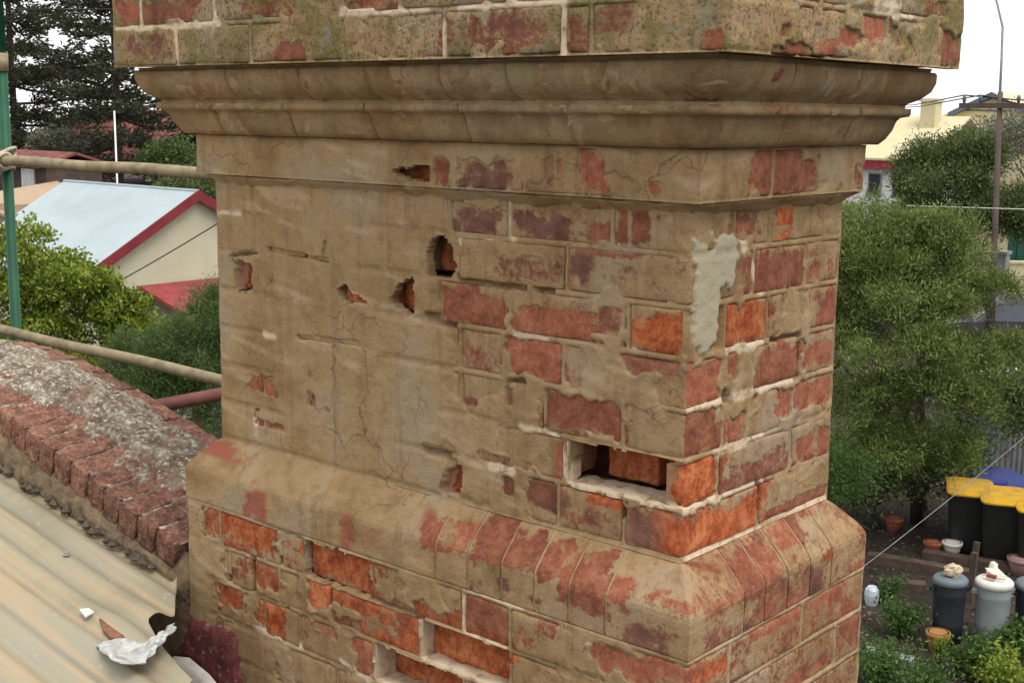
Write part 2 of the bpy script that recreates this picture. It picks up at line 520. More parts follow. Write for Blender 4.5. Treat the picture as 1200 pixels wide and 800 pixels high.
for q in [(137, 35, 205, 33), (205, 30, 255, 27), (205, 35, 209, 70), (400, 14, 500, 12), (540, 8, 600, 4), (658, 5, 660, 60), (520, 30, 521, 60), (165, 0, 166, 28), (251, 0, 252, 22), (600, 4, 660, 4)]:
    a.seg(a.pales, *q, r=.008)
b = PL['B3']
for q in [(958, 45, 985, 70), (985, 35, 1003, 58), (920, 52, 945, 64), (1012, 15, 1045, 52, 'r', .9), (1040, 30, 1060, 55, 'p', .6), (1105, 40, 1132, 80, 'r', .9), (1075, 0, 1110, 20, 'r', .4), (915, 30, 922, 40, 'r')]:
    b.red(*q)
b.seg(b.pales, 1028, 8, 1068, 16, r=.012)
for x in (905, 940): PL['B3'].seg(PL['B3'].gaps, x, 60, x + 28, 65, r=.005)
PL['A4'].red(833, 108, 862, 122, 'p').red(700, 80, 760, 110, 'r', .3).red(470, 85, 500, 112, 'r', .3).red(525, 85, 560, 100, 'r', .3)
PL['B4'].red(832, 137, 873, 164, 'p').red(890, 85, 900, 96, 'r', .9).red(895, 122, 935, 133, 'r', .5)
a = PL['A5']
for q in [(300, 567, 323, 607), (225, 515, 280, 540, 'r', .8), (412, 590, 432, 640, 'r', .7), (432, 610, 460, 640, 'r', .5), (500, 600, 522, 630, 'r', .8), (505, 625, 525, 645, 'r', .6), (535, 612, 560, 645, 'r', .7), (562, 605, 594, 655), (580, 625, 628, 668), (627, 632, 670, 677), (667, 648, 716, 708),
          (718, 670, 745, 700, 'r', .8), (705, 690, 730, 720, 'r', .7), (595, 665, 610, 690, 'p'), (625, 690, 650, 705, 'p', .8), (745, 715, 790, 770, 'p'), (770, 690, 830, 720, 'r', .6), (780, 725, 805, 780, 'p', .8), (560, 660, 580, 690, 'p', .6)]:
    a.red(*q)
b = PL['B5']
for q in [(860, 640, 900, 690, 'r', .6), (870, 690, 896, 735, 'r', .8), (925, 655, 948, 700, 'p', .9), (895, 690, 922, 725, 'r', .9), (915, 615, 940, 640, 'r', .9), (945, 640, 958, 655, 'o'), (985, 640, 1015, 670, 'r', .9), (805, 715, 870, 775, 'p', .6), (800, 690, 870, 715, 'r', .5), (930, 592, 975, 615, 'r', .6)]:
    b.red(*q)

chimney = empty('brick_chimney', (-0.6, 0.25, -0.75),
                'massive weathered brick chimney with moulded cornice and splayed plinth, its tan coating flaking off', 'chimney')

def axis(L, r, step):
    n = max(1, int(round((L - 2 * r) / step)))
    return np.concatenate([[0, r * 0.3], np.linspace(r, L - r, n + 1), [L - r * 0.3, L]])
def brick(x0, x1, y0, y1, z0, z1, pa=None, pb=None, mat='brick', r=0.0042, amp=0.0016, spall=0.0, rough=1.0, name='brick', parent=None, steps=None, red=None):
    lo = np.array([x0, y0, z0]); hi = np.array([x1, y1, z1]); L3 = hi - lo
    if steps is None:
        steps = (0.009 if pa else 0.05, 0.009 if pb else 0.05, 0.009)
    ax = [axis(L3[k], r, steps[k]) for k in range(3)]
    V = []; F = []; n0 = 0
    for k in range(3):
        i, j = (k + 1) % 3, (k + 2) % 3
        gi, gj = np.meshgrid(ax[i], ax[j], indexing='ij')
        for side in (0, 1):
            p = np.zeros(gi.shape + (3,))
            p[..., i] = gi; p[..., j] = gj; p[..., k] = L3[k] * side
            ni, nj = gi.shape
            idx = np.arange(ni * nj).reshape(ni, nj) + n0
            q = np.stack([idx[:-1, :-1], idx[1:, :-1], idx[1:, 1:], idx[:-1, 1:]], -1).reshape(-1, 4)
            V.append(p.reshape(-1, 3)); F.append(q if side else q[:, ::-1]); n0 += ni * nj
    V = np.concatenate(V); F = np.concatenate(F)
    key = np.round(V * 1e5).astype(np.int64)
    _, first, inv = np.unique(key, axis=0, return_index=True, return_inverse=True)
    V = V[first]; F = inv.ravel()[F]
    wp = V + lo
    rl = (r * (0.55 + 1.5 * vnoise(wp, 33, 2)))[:, None]
    rl = np.minimum(rl, L3.min() * 0.3)
    c = np.clip(V, rl, L3 - rl)
    d = V - c
    ln = np.linalg.norm(d, axis=1, keepdims=True)
    nrm = d / np.maximum(ln, 1e-9)
    disp = (fbm(wp, 60, 3, 4) - 0.5) * 2 * amp * rough + (fbm(wp, 11, 2, 8) - 0.5) * 2 * amp
    P = c + nrm * (rl + disp[:, None]) + lo
    if spall:
        fr = sstep(0.02, 0.0, V[:, 1]) if pa and not pb else sstep(0.02, 0.0, L3[0] - V[:, 0])
        dep = spall * (0.25 + 1.3 * fbm(wp, 17, 3, 31)) * fr
        if pa and not pb: P[:, 1] += dep
        else: P[:, 0] -= dep
    coat = np.zeros((len(P), 3))
    isB = np.zeros(len(P), bool)
    if pa and pb:
        isB = (x1 - P[:, 0]) < (P[:, 1] - y0)
    elif pb:
        isB[:] = True
    for msk, key_, uu in ((~isB, pa, -P[:, 0]), (isB, pb, P[:, 1])):
        if key_ and msk.any():
            sm, og, pu, rd = PL[key_].fields(uu[msk], P[msk, 2])
            coat[msk] = np.stack([sm, og, pu], -1)
    coat[:, 0] += random.uniform(-.13, .10); coat[:, 2] += max(0.0, random.uniform(-.35, .30)) * (coat[:, 1] < .5)
    if red is not None:
        coat[:] = red
    return obj(name, P, F, mat, parent or chimney, True, coat)

RECT = {k: [] for k in PL}
HOLE = {k: [] for k in PL}
J = 0.005            # half a joint
def course(ka, kb, z0, z1, ua, ub, off, mat='brick', skip=(), spall={}, recess={}, sunk={}, depth=0.105):
    """one course round the near corner: ua, ub = joint positions along the left and right faces"""
    za, zb = z0 + J, z1 - J
    RECT[ka] += [(ua[i] + (J if i else 0), ua[i + 1] - J, za, zb) for i in range(len(ua) - 1)]
    RECT[kb] += [(ub[i] + (J if i else 0), ub[i + 1] - J, za, zb) for i in range(len(ub) - 1)]
    jz = lambda: random.uniform(-.0015, .0015)
    if 'c' not in skip:
        brick(-(ua[1] - J), off, -off, ub[1] - J, za + jz(), zb + jz(), ka, kb, mat, spall=spall.get('c', 0))
    for i in range(1, len(ua) - 1):
        if ('a', i) in skip:
            continue
        rc = recess.get(('a', i), 0) + sunk.get(('a', i), 0)
        n = random.uniform(-.002, .0015) - rc
        if recess.get(('a', i), 0) or ('a', i) in spall:
            HOLE[ka].append((ua[i] + J * .3, ua[i + 1] - J * .3, za - .002, zb + .002))
        brick(-(ua[i + 1] - J), -(ua[i] + J), -off - n, -off + depth + rc * .3, za + jz(), zb + jz(), ka, None, mat, spall=spall.get(('a', i), 0), rough=3.5 if rc else 1.0, red=(0.0, .95, .05) if rc else None)
    for i in range(1, len(ub) - 1):
        rc = recess.get(('b', i), 0)
        n = random.uniform(-.002, .0015) - rc
        brick(off + n - depth, off + n, ub[i] + J, ub[i + 1] - J, za + jz(), zb + jz(), None, kb, mat, spall=spall.get(('b', i), 0))

c86 = 0.086
course('A0', 'B0', 0, c86, [0, .122, .268, .405, .515, .755, .99, 1.11, CW], [0, .253, CD], 0, sunk={('a', 4): .02})
# second course: the outer brick is missing beside the corner, a broken stub is left on the right face
course('A0', 'B0', c86, 2 * c86, [0, .255, .505, .745, .985, 1.11, CW], [0, .109, .36, CD], 0, skip=('c',))
HOLE['A0'].append((-.02, .243, c86 + .003, 2 * c86 - .003))
brick(-.030, -.001, .002, .104, c86 + J, 2 * c86 - J, 'A0', 'B0', r=.014, amp=.004, rough=1.6, red=(0.05, 1, 0))
course('A0', 'B0', 2 * c86, 3 * c86, [0, .128, .302, .398, .51, .75, .87, 1.11, CW], [0, .118, .36, CD], 0)
course('A0', 'B0', 3 * c86, 4 * c86, [0, .262, .514, .75, .99, 1.11, CW], [0, .12, .372, CD], 0)
course('A0', 'B0', 4 * c86, 5 * c86, [0, .122, .388, .572, .70, .93, 1.12, CW], [0, .113, .252, .40, CD], 0, spall={'c': .014}, sunk={('a', 3): .034, ('a', 4): .022, ('a', 5): .02, ('a', 6): .02})
course('A0', 'B0', 5 * c86, 6 * c86, [0, .258, .518, .612, .72, .96, 1.08, CW], [0, .20, .382, CD], 0, sunk={('a', 2): .042})
course('A0', 'B0', 6 * c86, 7 * c86, [0, .16, .392, .540, .77, 1.01, 1.13, CW], [0, .13, .25, .45, CD], 0)
# band course
zb0, zb1 = 7 * c86, 0.689
course('A1', 'B1', zb0, zb1, [-.027, .09, .335, .575, .70, .93, 1.17, CW + .027], [-.027, .205, .405, CD + .027], .027, depth=.13, sunk={('a', 3): .04})
# base courses
zr = [-.15, -.236, -.322, -.408, -.494, -.58, -.666, -.75]
BW, BD = CW + .059, CD + .059
course('A2', 'B2', zr[1], zr[0], [-.059, .178, .330, .448, .704, .908, .988, 1.205, BW], [-.059, .074, .326, BD], .059, spall={('a', 4): .016})
course('A2', 'B2', zr[2], zr[1], [-.059, .08, .330, .563, .830, .916, .996, 1.088, 1.172, BW], [-.059, .22, .468, BD], .059, recess={('a', 2): .034})
course('A2', 'B2', zr[3], zr[2], [-.059, .20, .448, .696, .93, 1.05, 1.126, 1.225, BW], [-.059, .09, .33, BD], .059, recess={('a', 2): .055})
course('A2', 'B2', zr[4], zr[3], [-.059, .09, .33, .57, .81, 1.05, 1.20, BW], [-.059, .2, .45, BD], .059)
course('A2', 'B2', zr[5], zr[4], [-.059, .20, .45, .69, .93, 1.17, BW], [-.059, .09, .33, BD], .059)
course('A2', 'B2', zr[6], zr[5], [-.059, .09, .33, .57, .81, 1.05, 1.20, BW], [-.059, .2, .45, BD], .059)
course('A2', 'B2', zr[7], zr[6], [-.059, .20, .45, .69, .93, 1.17, BW], [-.059, .09, .33, BD], .059)
# cap courses
KW, KD = CW + .149, CD + .149
course('A3', 'B3', .830, .912, [-.149, .100, .155, .412, .668, .938, 1.183, KW], [-.149, .1, .35, .56, KD], .149, mat='brick_mossy', depth=.2)
course('A3', 'B3', .912, .996, [-.149, .0, .27, .52, .79, 1.052, 1.308, KW], [-.149, .12, .36, KD], .149, mat='brick_mossy', depth=.2)
course('A3', 'B3', .996, 1.080, [-.149, .100, .345, .59, .835, 1.08, 1.32, KW], [-.149, .2, .45, KD], .149, mat='brick_mossy', depth=.2)

# ---- moulded pieces swept round the stack (cornice and splayed plinth)
def station_pos(st, off):
    k, u = st
    if k == 'A': return np.stack([np.full_like(off, -u), -off], -1)
    if k == 'B': return np.stack([off, np.full_like(off, u)], -1)
    if k == 'N': return np.stack([off, -off], -1)
    if k == 'L': return np.stack([-CW - off, -off], -1)
    if k == 'l': return np.stack([-CW - off, np.full_like(off, u)], -1)
    if k == 'R': return np.stack([off, CD + off], -1)
    if k == 'r': return np.stack([np.full_like(off, u), CD + off], -1)
def sweep(name, prof, stations, mat, ka, kb, amp=0.002, parent=None, seed=0, closed=True, dens=0.010):
    pr = []
    for i in range(len(prof)):
        a_, b_ = np.array(prof[i]), np.array(prof[(i + 1) % len(prof)])
        n = max(1, int(np.linalg.norm(b_ - a_) / dens)) if min(a_[0], b_[0]) > -0.02 else 1
        for t in range(n):
            pr.append(a_ + (b_ - a_) * t / n)
    pr = np.array(pr)
    sts = []
    for s0, s1 in zip(stations[:-1], stations[1:]):
        # subdivide runs that lie on one face
        k0, u0 = s0; k1, u1 = s1
        kind = k0 if k0 in 'ABlr' else (k1 if k1 in 'ABlr' else ('A' if 'L' in (k0, k1) else 'B'))
        e = {'A': {'N': 0.0, 'L': CW}, 'B': {'N': 0.0, 'R': CD}, 'l': {'L': 0.0}, 'r': {'R': 0.0}}
        sts.append(s0)
        ua_ = u0 if k0 in 'ABlr' else e[kind][k0]; ub_ = u1 if k1 in 'ABlr' else e[kind][k1]
        n = max(1, int(abs(ub_ - ua_) / 0.014))
        for t in range(1, n):
            u = ua_ + (ub_ - ua_) * t / n
            mo = 0.13 if k1 not in 'ABlr' else 0
            sts.append((kind, u))
    sts.append(stations[-1])
    V = []; C = []
    m = len(pr)
    for st in sts:
        xy = station_pos(st, pr[:, 0])
        p = np.concatenate([xy, pr[:, 1:2]], 1)
        dn = (fbm(p, 45, 3, 3 + seed) - 0.5) * 2 * amp + (fbm(p, 8, 2, 9) - 0.5) * 2 * amp
        o2 = np.where(pr[:, 0] > -0.02, pr[:, 0] + dn, pr[:, 0])
        xy = station_pos(st, o2)
        p = np.concatenate([xy, pr[:, 1:2] + (np.where(pr[:, 0] > -.02, (fbm(p, 30, 2, 77) - .5) * amp, 0))[:, None]], 1)
        V.append(p)
        onb = st[0] in 'BRr'
        key_, uu = (kb, p[:, 1]) if onb else (ka, -p[:, 0])
        sm, og, pu, rd = PL[key_].fields(uu, p[:, 2])
        C.append(np.stack([sm, og, pu], -1))
    V = np.concatenate(V); C = np.concatenate(C)
    ns = len(sts)
    i = np.arange(ns - 1)[:, None] * m; j = np.arange(m)[None, :]; j2 = (j + 1) % m
    F = np.stack([i + j, i + j2, i + m + j2, i + m + j], -1).reshape(-1, 4)
    faces = [tuple(q) for q in F.tolist()] + [tuple(range(m))[::-1], tuple(range((ns - 1) * m, ns * m))]
    o = obj(name, V, faces, mat, parent or chimney, name == 'moulded_brick', C)
    for pg in list(o.data.polygons)[-2:]:
        pg.use_smooth = False
    return o
def ring(name, prof, ua, ub, mat, ka, kb, gap=0.0007, amp=0.0040, inset=0.0014):
    """mortar core plus one moulded brick per joint interval; the corner pieces return round the corner"""
    g = gap
    sweep(name, prof, [('A', ua[0] - g), ('N', 0), ('B', ub[0] - g)], mat, ka, kb, amp)
    for i in range(len(ua) - 1):
        sweep(name, prof, [('A', ua[i + 1] - g), ('A', ua[i] + g)], mat, ka, kb, amp, seed=i)
    sweep(name, prof, [('l', .12), ('L', 0), ('A', ua[-1] + g)], mat, ka, kb, amp)
    for i in range(len(ub) - 1):
        sweep(name, prof, [('B', ub[i] + g), ('B', ub[i + 1] - g)], mat, ka, kb, amp, seed=i + 20)
    sweep(name, prof, [('B', ub[-1] + g), ('R', 0), ('r', -.12)], mat, ka, kb, amp)
    z = [p[1] for p in prof]; zm0, zm1 = min(z), max(z)
    pin = [(max(p[0] - inset, -.07) if p[0] > -.02 else p[0], min(max(p[1], zm0 + inset), zm1 - inset)) for p in prof]
    mm = sweep('mortar', pin, [('l', .1), ('L', 0), ('N', 0), ('R', 0), ('r', -.1)], 'mortar', ka, kb, 0.001)
    ca = mm.data.color_attributes['coat']
    c4 = np.ones((len(mm.data.vertices), 4), np.float32); c4[:, 0] = PL[ka].pale * .6 + .15; c4[:, 1] = 0; c4[:, 2] = 0
    ca.data.foreach_set('color', c4.ravel())
BK = -.06
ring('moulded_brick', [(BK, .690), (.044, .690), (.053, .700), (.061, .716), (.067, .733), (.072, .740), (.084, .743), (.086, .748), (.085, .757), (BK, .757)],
     [.20, .44, .68, .92, 1.16], [.17, .40], 'brick_brown', 'A4', 'B4')
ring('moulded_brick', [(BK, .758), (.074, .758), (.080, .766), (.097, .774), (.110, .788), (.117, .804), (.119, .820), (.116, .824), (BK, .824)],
     [.09, .30, .455, .64, .83, 1.06], [.10, .33], 'brick_brown', 'A4', 'B4')
ring('splayed_brick', [(BK, -.146), (.057, -.146), (.060, -.142), (.060, -.080), (.0585, -.072), (.054, -.063), (.046, -.053), (.008, -.012), (.001, -.006), (-.010, -.003), (BK, -.003)],
     [.111, .192, .272, .352, .436, .52, .602, .686, .76, .84, .922, 1.0, 1.083, 1.165], [.112, .182, .262, .346, .43], 'brick', 'A5', 'B5', gap=.0026, amp=.002, inset=.0022)

mm = sweep('mortar', [(BK, .822), (.108, .822), (.112, .831), (BK, .831)], [('l', .1), ('L', 0), ('N', 0), ('R', 0), ('r', -.1)], 'brick_brown', 'A4', 'B4', .004)
mm = sweep('mortar', [(BK, .752), (.078, .752), (.078, .763), (BK, .763)], [('l', .1), ('L', 0), ('N', 0), ('R', 0), ('r', -.1)], 'brick_brown', 'A4', 'B4', .002)
# worn fillet of wash under the band
mm = sweep('mortar', [(BK, .574), (-.006, .574), (.006, .588), (.022, .6015), (BK, .6015)], [('l', .1), ('L', 0), ('N', 0), ('R', 0), ('r', -.1)], 'mortar', 'A4', 'B4', .0075)
_c = np.zeros((len(mm.data.vertices), 4), np.float32); _c[:, 3] = 1
mm.data.color_attributes['coat'].data.foreach_set('color', _c.ravel())
mm.data.polygons.foreach_set('use_smooth', np.ones(len(mm.data.polygons), bool))
# wash lying over the left part of the splay
sweep('mortar', [(BK, -.1465), (.0585, -.1468), (.0612, -.141), (.0612, -.080), (.0598, -.071), (.0555, -.062), (.0475, -.0515), (.0095, -.0105), (.0025, -.0045), (-.008, -.0015), (BK, -.0015)], [('l', .1), ('L', 0), ('A', .36)], 'mortar', 'A5', 'B5', .0022)
_o = [o for o in col.objects if o.parent == chimney and o.name.startswith('mortar')][-1]
_c = np.zeros((len(_o.data.vertices), 4), np.float32); _c[:, 3] = 1
_v = np.empty(len(_o.data.vertices) * 3, np.float32); _o.data.vertices.foreach_get('co', _v); _v = _v.reshape(-1, 3) + BASE[chimney.name]
_w = _v.astype(float); _t = 1 - sstep(.50, .66, -_w[:, 0] + (fbm(_w, 14, 3, 52) - .5) * .55)
_w[:, 1] += _t * .006; _w[:, 2] -= _t * .006
_o.data.vertices.foreach_set('co', (_w - BASE[chimney.name]).astype(np.float32).ravel()); _o.data.update()
_c[:, 1] = sstep(.35, .7, PL['A5'].fields(-_v[:, 0].astype(float), _v[:, 2].astype(float))[3]) * .85
_o.data.color_attributes['coat'].data.foreach_set('color', _c.ravel())
# ---- joints and the flaking wash: a relief sheet over each face of the stack
def u_edge(v):
    """left of this line the wash still covers the brickwork"""
    return np.interp(v, [0, .08, .15, .20, .30, .36, .40, .45, .52, .60], [.50, .53, .50, .52, .515, .54, .585, .50, .52, .56])
def relief(key, u0, u1, v0, v1, step=0.0045, mat='mortar', holes_px=()):
    pl = PL[key]
    us = np.linspace(u0, u1, int((u1 - u0) / step) + 1); vs = np.linspace(v0, v1, int((v1 - v0) / step) + 1)
    u, v = np.meshgrid(us, vs, indexing='ij')
    P = np.stack([u, v, np.full_like(u, pl.off * 5 + 1.7)], -1)
    inside = np.full_like(u, -9.0)
    for (a0, a1, b0, b1) in RECT[key]:
        inside = np.maximum(inside, np.minimum(np.minimum(u - a0, a1 - u), np.minimum(v - b0, b1 - v)))
    joint = sstep(.003, -.001, inside)                    # 1 in the joints
    nz = fbm(P, 60, 3, 2) - .5
    nl = fbm(P, 7, 3, 3) - .5
    h = -.016 + joint * (.0157 + nz * .005 + nl * .007)
    sm, og, pu, rd = pl.fields(u, v)
    coat = sstep(.60, .70, fbm(P, 10, 3, 14) + pl.coat * .28) * min(1.0, pl.coat * 1.95)
    if key == 'A0':
        left = sstep(-.03, .03, u - u_edge(v) + (fbm(P, 22, 3, 6) - .5) * .08)
        coat = np.maximum(coat, left)
    if key == 'A2':
        coat = np.maximum(coat, sstep(.9, 1.0, u + (fbm(P, 22, 3, 6) - .5) * .12) * (fbm(P, 12, 2, 41) > .40))
        coat = np.maximum(coat, sstep(1.19, 1.23, u + nl * .06))
    if key in ('A1', 'B1'):
        coat = np.maximum(coat, np.maximum(sstep(.35, .5, fbm(P, 12, 2, 44)), sstep(.50, .54, u)))
    coat = coat * (1 - sstep(.25, .6, rd))
    gr = np.zeros_like(u)
    for (cu, cv, hu, hv) in pl.greys:
        gr = np.maximum(gr, sstep(1.15, .85, np.maximum(np.abs(u - cu) / hu, np.abs(v - cv) / hv) + nz * 1.1 + nl * .5))
    coat = np.maximum(coat, gr * 1.06)
    hc = -.016 + coat * .0185 + coat * (nz * .003 + nl * .006 - joint * .0042 * sstep(.40, .60, fbm(P, 6, 2, 71))) + gr * .0012
    h = np.maximum(h, hc)
    gap = pl.segdist(pl.gaps, u, v) + nz * 1.2
    h = h - sstep(1.3, .5, gap) * .022
    pale = pl.pale * (.6 + 1.6 * nl) * joint
    streak = fbm(np.stack([u * 5 + v * 9, v * 46 - u * 9, np.full_like(u, .7)], -1), 1.0, 3, 9)
    pale = np.maximum(pale, sstep(.56, .74, streak) * .30 * coat)
    pale = np.maximum(pale, sstep(1.5, .6, pl.segdist(pl.pales, u, v) + nz * 1.5))
    stain = np.clip(np.zeros_like(u) + sstep(.25, .6, rd) * (1 - joint) * .5, 0, 1)
    C = np.stack([pale, stain, gr], -1).reshape(-1, 3)
    V = pl.pos(u, v, h)
    keep = np.ones(u.shape, bool)
    un = u + nz * .016; vn = v + (fbm(P + 5, 60, 3, 2) - .5) * .016
    for (a0, a1, b0, b1) in HOLE[key]:
        keep &= ~((un > a0 + .001) & (un < a1 - .001) & (vn > b0 + .001) & (vn < b1 - .001))
    for poly in holes_px:
        q = [pl.uv(*p) for p in poly]
        ins = np.zeros(u.shape, bool)
        for i in range(len(q)):
            (xa, ya), (xb, yb) = q[i], q[i - 1]
            cnd = ((ya > vn) != (yb > vn)) & (un < (xb - xa) * (vn - ya) / (yb - ya + 1e-12) + xa)
            ins ^= cnd
        keep &= ~ins
    ni, nj = u.shape
    idx = np.arange(ni * nj).reshape(ni, nj)
    kf = keep[:-1, :-1] & keep[1:, :-1] & keep[1:, 1:] & keep[:-1, 1:]
    F = np.stack([idx[:-1, :-1], idx[1:, :-1], idx[1:, 1:], idx[:-1, 1:]], -1)
    # skirts round the openings give the sheet its thickness
    V = V.reshape(-1, 3)
    extraV = []; extraF = []; extraC = []
    back = {}
    nvec = np.array((0, 1, 0)) if pl.face == 'A' else np.array((-1, 0, 0))
    def bk(i):
        if i not in back:
            back[i] = len(V) + len(extraV); extraV.append(V[i] + nvec * .022); extraC.append(C[i])
        return back[i]
    pad = np.pad(kf, 1, constant_values=False)
    ii, jj = np.nonzero(kf)
    for i, j in zip(ii, jj):
        for (di, dj, a_, b_) in ((-1, 0, (i, j), (i, j + 1)), (1, 0, (i + 1, j), (i + 1, j + 1)), (0, -1, (i, j), (i + 1, j)), (0, 1, (i, j + 1), (i + 1, j + 1))):
            if not pad[i + 1 + di, j + 1 + dj]:
                extraF.append((idx[a_], idx[b_], bk(idx[b_]), bk(idx[a_])))
    F = F[kf].reshape(-1, 4)
    if extraF:
        V = np.concatenate([V, np.array(extraV)]); C = np.concatenate([C, np.array(extraC)])
        F = np.concatenate([F, np.array(extraF)])
    return obj('mortar', V, F, mat, chimney, True, C)
relief('A0', 0.002, CW, -.004, 7 * c86, holes_px=[
    [(500, 300), (508, 280), (520, 276), (530, 290), (533, 318), (525, 326), (502, 322)],
    [(458, 352), (468, 333), (484, 326), (484, 366), (478, 370)],
    [(396, 338), (404, 333), (412, 343), (430, 354), (420, 356), (402, 350)],
    [(287, 308), (294, 310), (293, 330), (288, 343), (280, 341), (285, 328)],
    [(524, 576), (533, 545), (541, 545), (541, 578)],
    [(299, 480), (303, 480), (303, 494), (299, 494)],
    [(806, 308), (815, 308), (812, 358), (806, 358)]])
relief('B0', 0.002, CD, -.004, 7 * c86)
relief('A1', -.025, CW + .027, zb0 + .001, zb1, holes_px=[[(457, 199), (504, 193), (504, 212), (480, 211)]])
relief('B1', -.025, CD + .027, zb0 + .001, zb1)
relief('A2', -.057, BW, zr[-1], zr[0] + .004)
relief('B2', -.057, BD, zr[-1], zr[0] + .004)
relief('A3', -.147, KW, .831, 1.08, mat='mortar_mossy')
relief('B3', -.147, KD, .831, 1.08, mat='mortar_mossy')
# holed bricks behind the openings in the wash are broken back
def hollow(x0, x1, z0, z1, y0=.028, y1=.085):
    brick(x0, x1, y0, y1, z0, z1, 'A0', None, rough=3.0, amp=.004, red=(0.05, 1, 0), name='brick')

# pale bed mortar left on the ledges of the openings
def ledge(x0, x1, y0, y1, z0, z1, seed=0):
    nx, ny = 34, 8
    xs = np.linspace(x0, x1, nx); ys = np.linspace(y0, y1, ny)
    x, y = np.meshgrid(xs, ys, indexing='ij')
    p = np.stack([x, y, np.full_like(x, z1)], -1)
    top = z1 + (fbm(p, 40, 3, seed) - .5) * .012
    y = y + np.where(np.arange(ny)[None, :] == 0, (fbm(p, 50, 2, seed + 3) - .5) * .012, 0)
    V = np.concatenate([np.stack([x, y, top], -1).reshape(-1, 3), np.stack([x, y, np.full_like(x, z0)], -1).reshape(-1, 3)])
    n = nx * ny; idx = np.arange(n).reshape(nx, ny)
    F = [tuple(q) for q in np.stack([idx[:-1, :-1], idx[1:, :-1], idx[1:, 1:], idx[:-1, 1:]], -1).reshape(-1, 4).tolist()]
    for i in range(nx - 1): F.append((idx[i, 0], n + idx[i, 0], n + idx[i + 1, 0], idx[i + 1, 0]))
    for j in range(ny - 1):
        F.append((idx[0, j], idx[0, j + 1], n + idx[0, j + 1], n + idx[0, j])); F.append((idx[-1, j], n + idx[-1, j], n + idx[-1, j + 1], idx[-1, j + 1]))
    c = np.zeros((2 * n, 3)); c[:, 0] = .95
    obj('bed_mortar', V, [tuple(int(k) for k in q) for q in F], 'mortar', chimney, True, c)
ledge(-.250, -.004, .001, .062, c86 - .004, c86 + .006, 1)
ledge(-.562, -.34, -.058, -.0, zr[2] - .003, zr[2] + .007, 2)
ledge(-.694, -.45, -.057, .02, zr[3] - .003, zr[3] + .007, 3)
# end face mortar in the openings
for (x, y0, y1, z0, z1) in ((-.254, .002, .030, c86 + .003, 2 * c86 - .004), (-.5645, -.056, -.02, zr[2] + .004, zr[1] - .004), (-.6975, -.056, 0, zr[3] + .004, zr[2] - .004)):
    m_ = MB().box((x - .005, y0, z0), (x + .006, y1, z1))
    o_ = obj('bed_mortar', m_.v, m_.f, 'mortar', chimney, False, np.tile((.8, 0, 0), (8, 1)))
# bricks deep inside the openings and the core of the stack
for i, (x0, x1) in enumerate(((-.222, -.108), (-.098, -.012))):
    brick(x0, x1, .085 + .012 * i, .19, c86 + .004, 2 * c86 - .004, 'A0', None, red=(0.1, .75, .1), rough=2.0)
def core(x0, x1, y0, y1, z0, z1):
    m_ = MB().box((x0, y0, z0), (x1, y1, z1))
    obj('core', m_.v, m_.f, 'brick', chimney, False, np.tile((.1, .5, .1), (8, 1)))
core(-CW + .006, -.098, .195, CD - .006, 0, .69)
core(-CW + .006, -.3, .030, .0975, .003, 5 * c86 - .004 - .086)
core(-CW - .05, .02, -.02, CD + .05, .69, .83)
core(-CW - .14, .0, -.0, CD + .14, .831, 1.078)
core(-CW - .053, -.05, .05, CD + .053, -.75, -.004)
cap = MB().box((-CW - .16, -.16, 1.081), (.16, CD + .16, 1.10))
obj('cap_slab', cap.v, cap.f, 'mortar_mossy', chimney, False, np.zeros((8, 3)))
# ================================================================== parapet wall and corrugated roof
def coat_of(n, v): return np.tile(v, (n, 1))
def zc(u):
    """top of the coping along the wall, u = distance left of the shaft corner"""
    u = np.asarray(u, float)
    s = -.245 + .262 * (u - 1.318)
    top = .020 - .10 * np.maximum(u - 2.45, 0) ** 2
    k = .045
    return -k * np.log(np.exp(-s / k) + np.exp(-top / k))
t = NT('lichen_mortar')
n1 = t.noise(16, 6, .7); n2 = t.noise(75, 4, .7); n3 = t.noise(9, 4)
c = t.ramp(n1, [(.38, (.15, .095, .065)), (.46, (.19, .15, .11)), (.54, (.27, .235, .175)), (.64, (.36, .32, .24))])
c = t.mix(t.maprange(n2, .54, .62, 0, .9), c, (.62, .56, .46))
c = t.mix(t.maprange(n2, .46, .36, 0, .7), c, (.085, .065, .05))
c = t.mix(t.maprange(n3, .52, .64, 0, .5), c, (.22, .115, .075))
t.color(c); t.rough(.95, .1)
t.bump(t.math('ADD', n1, n2), .8, .012)
MATS['lichen_mortar'] = t.m
t = NT('coping_brick')
n1 = t.noise(30, 5, .65); n2 = t.noise(110, 4, .6)
oi = t.n('ObjectInfo')
c = t.ramp(n1, [(.36, (.105, .050, .034)), (.5, (.195, .082, .052)), (.64, (.29, .135, .088))])
c = t.mix(t.maprange(n2, .52, .64, 0, .6), c, (.30, .24, .18))
c = t.mix(t.maprange(n2, .47, .36, 0, .6), c, (.07, .05, .04))
h = t.n('HueSaturation'); t.l(c, h.inputs['Color']); t.l(t.math('ADD', t.math('MULTIPLY', oi.outputs['Random'], .5), .75), h.inputs['Value'])
t.color(h.outputs[0]); t.rough(.93, .2)
t.bump(t.math('ADD', n1, n2), .6, .008)
MATS['coping_brick'] = t.m

parapet = empty('parapet_wall', (-2.6, .12, -.9), 'curved brick parapet wall with lichen-spotted coping, running left from the chimney', 'wall')
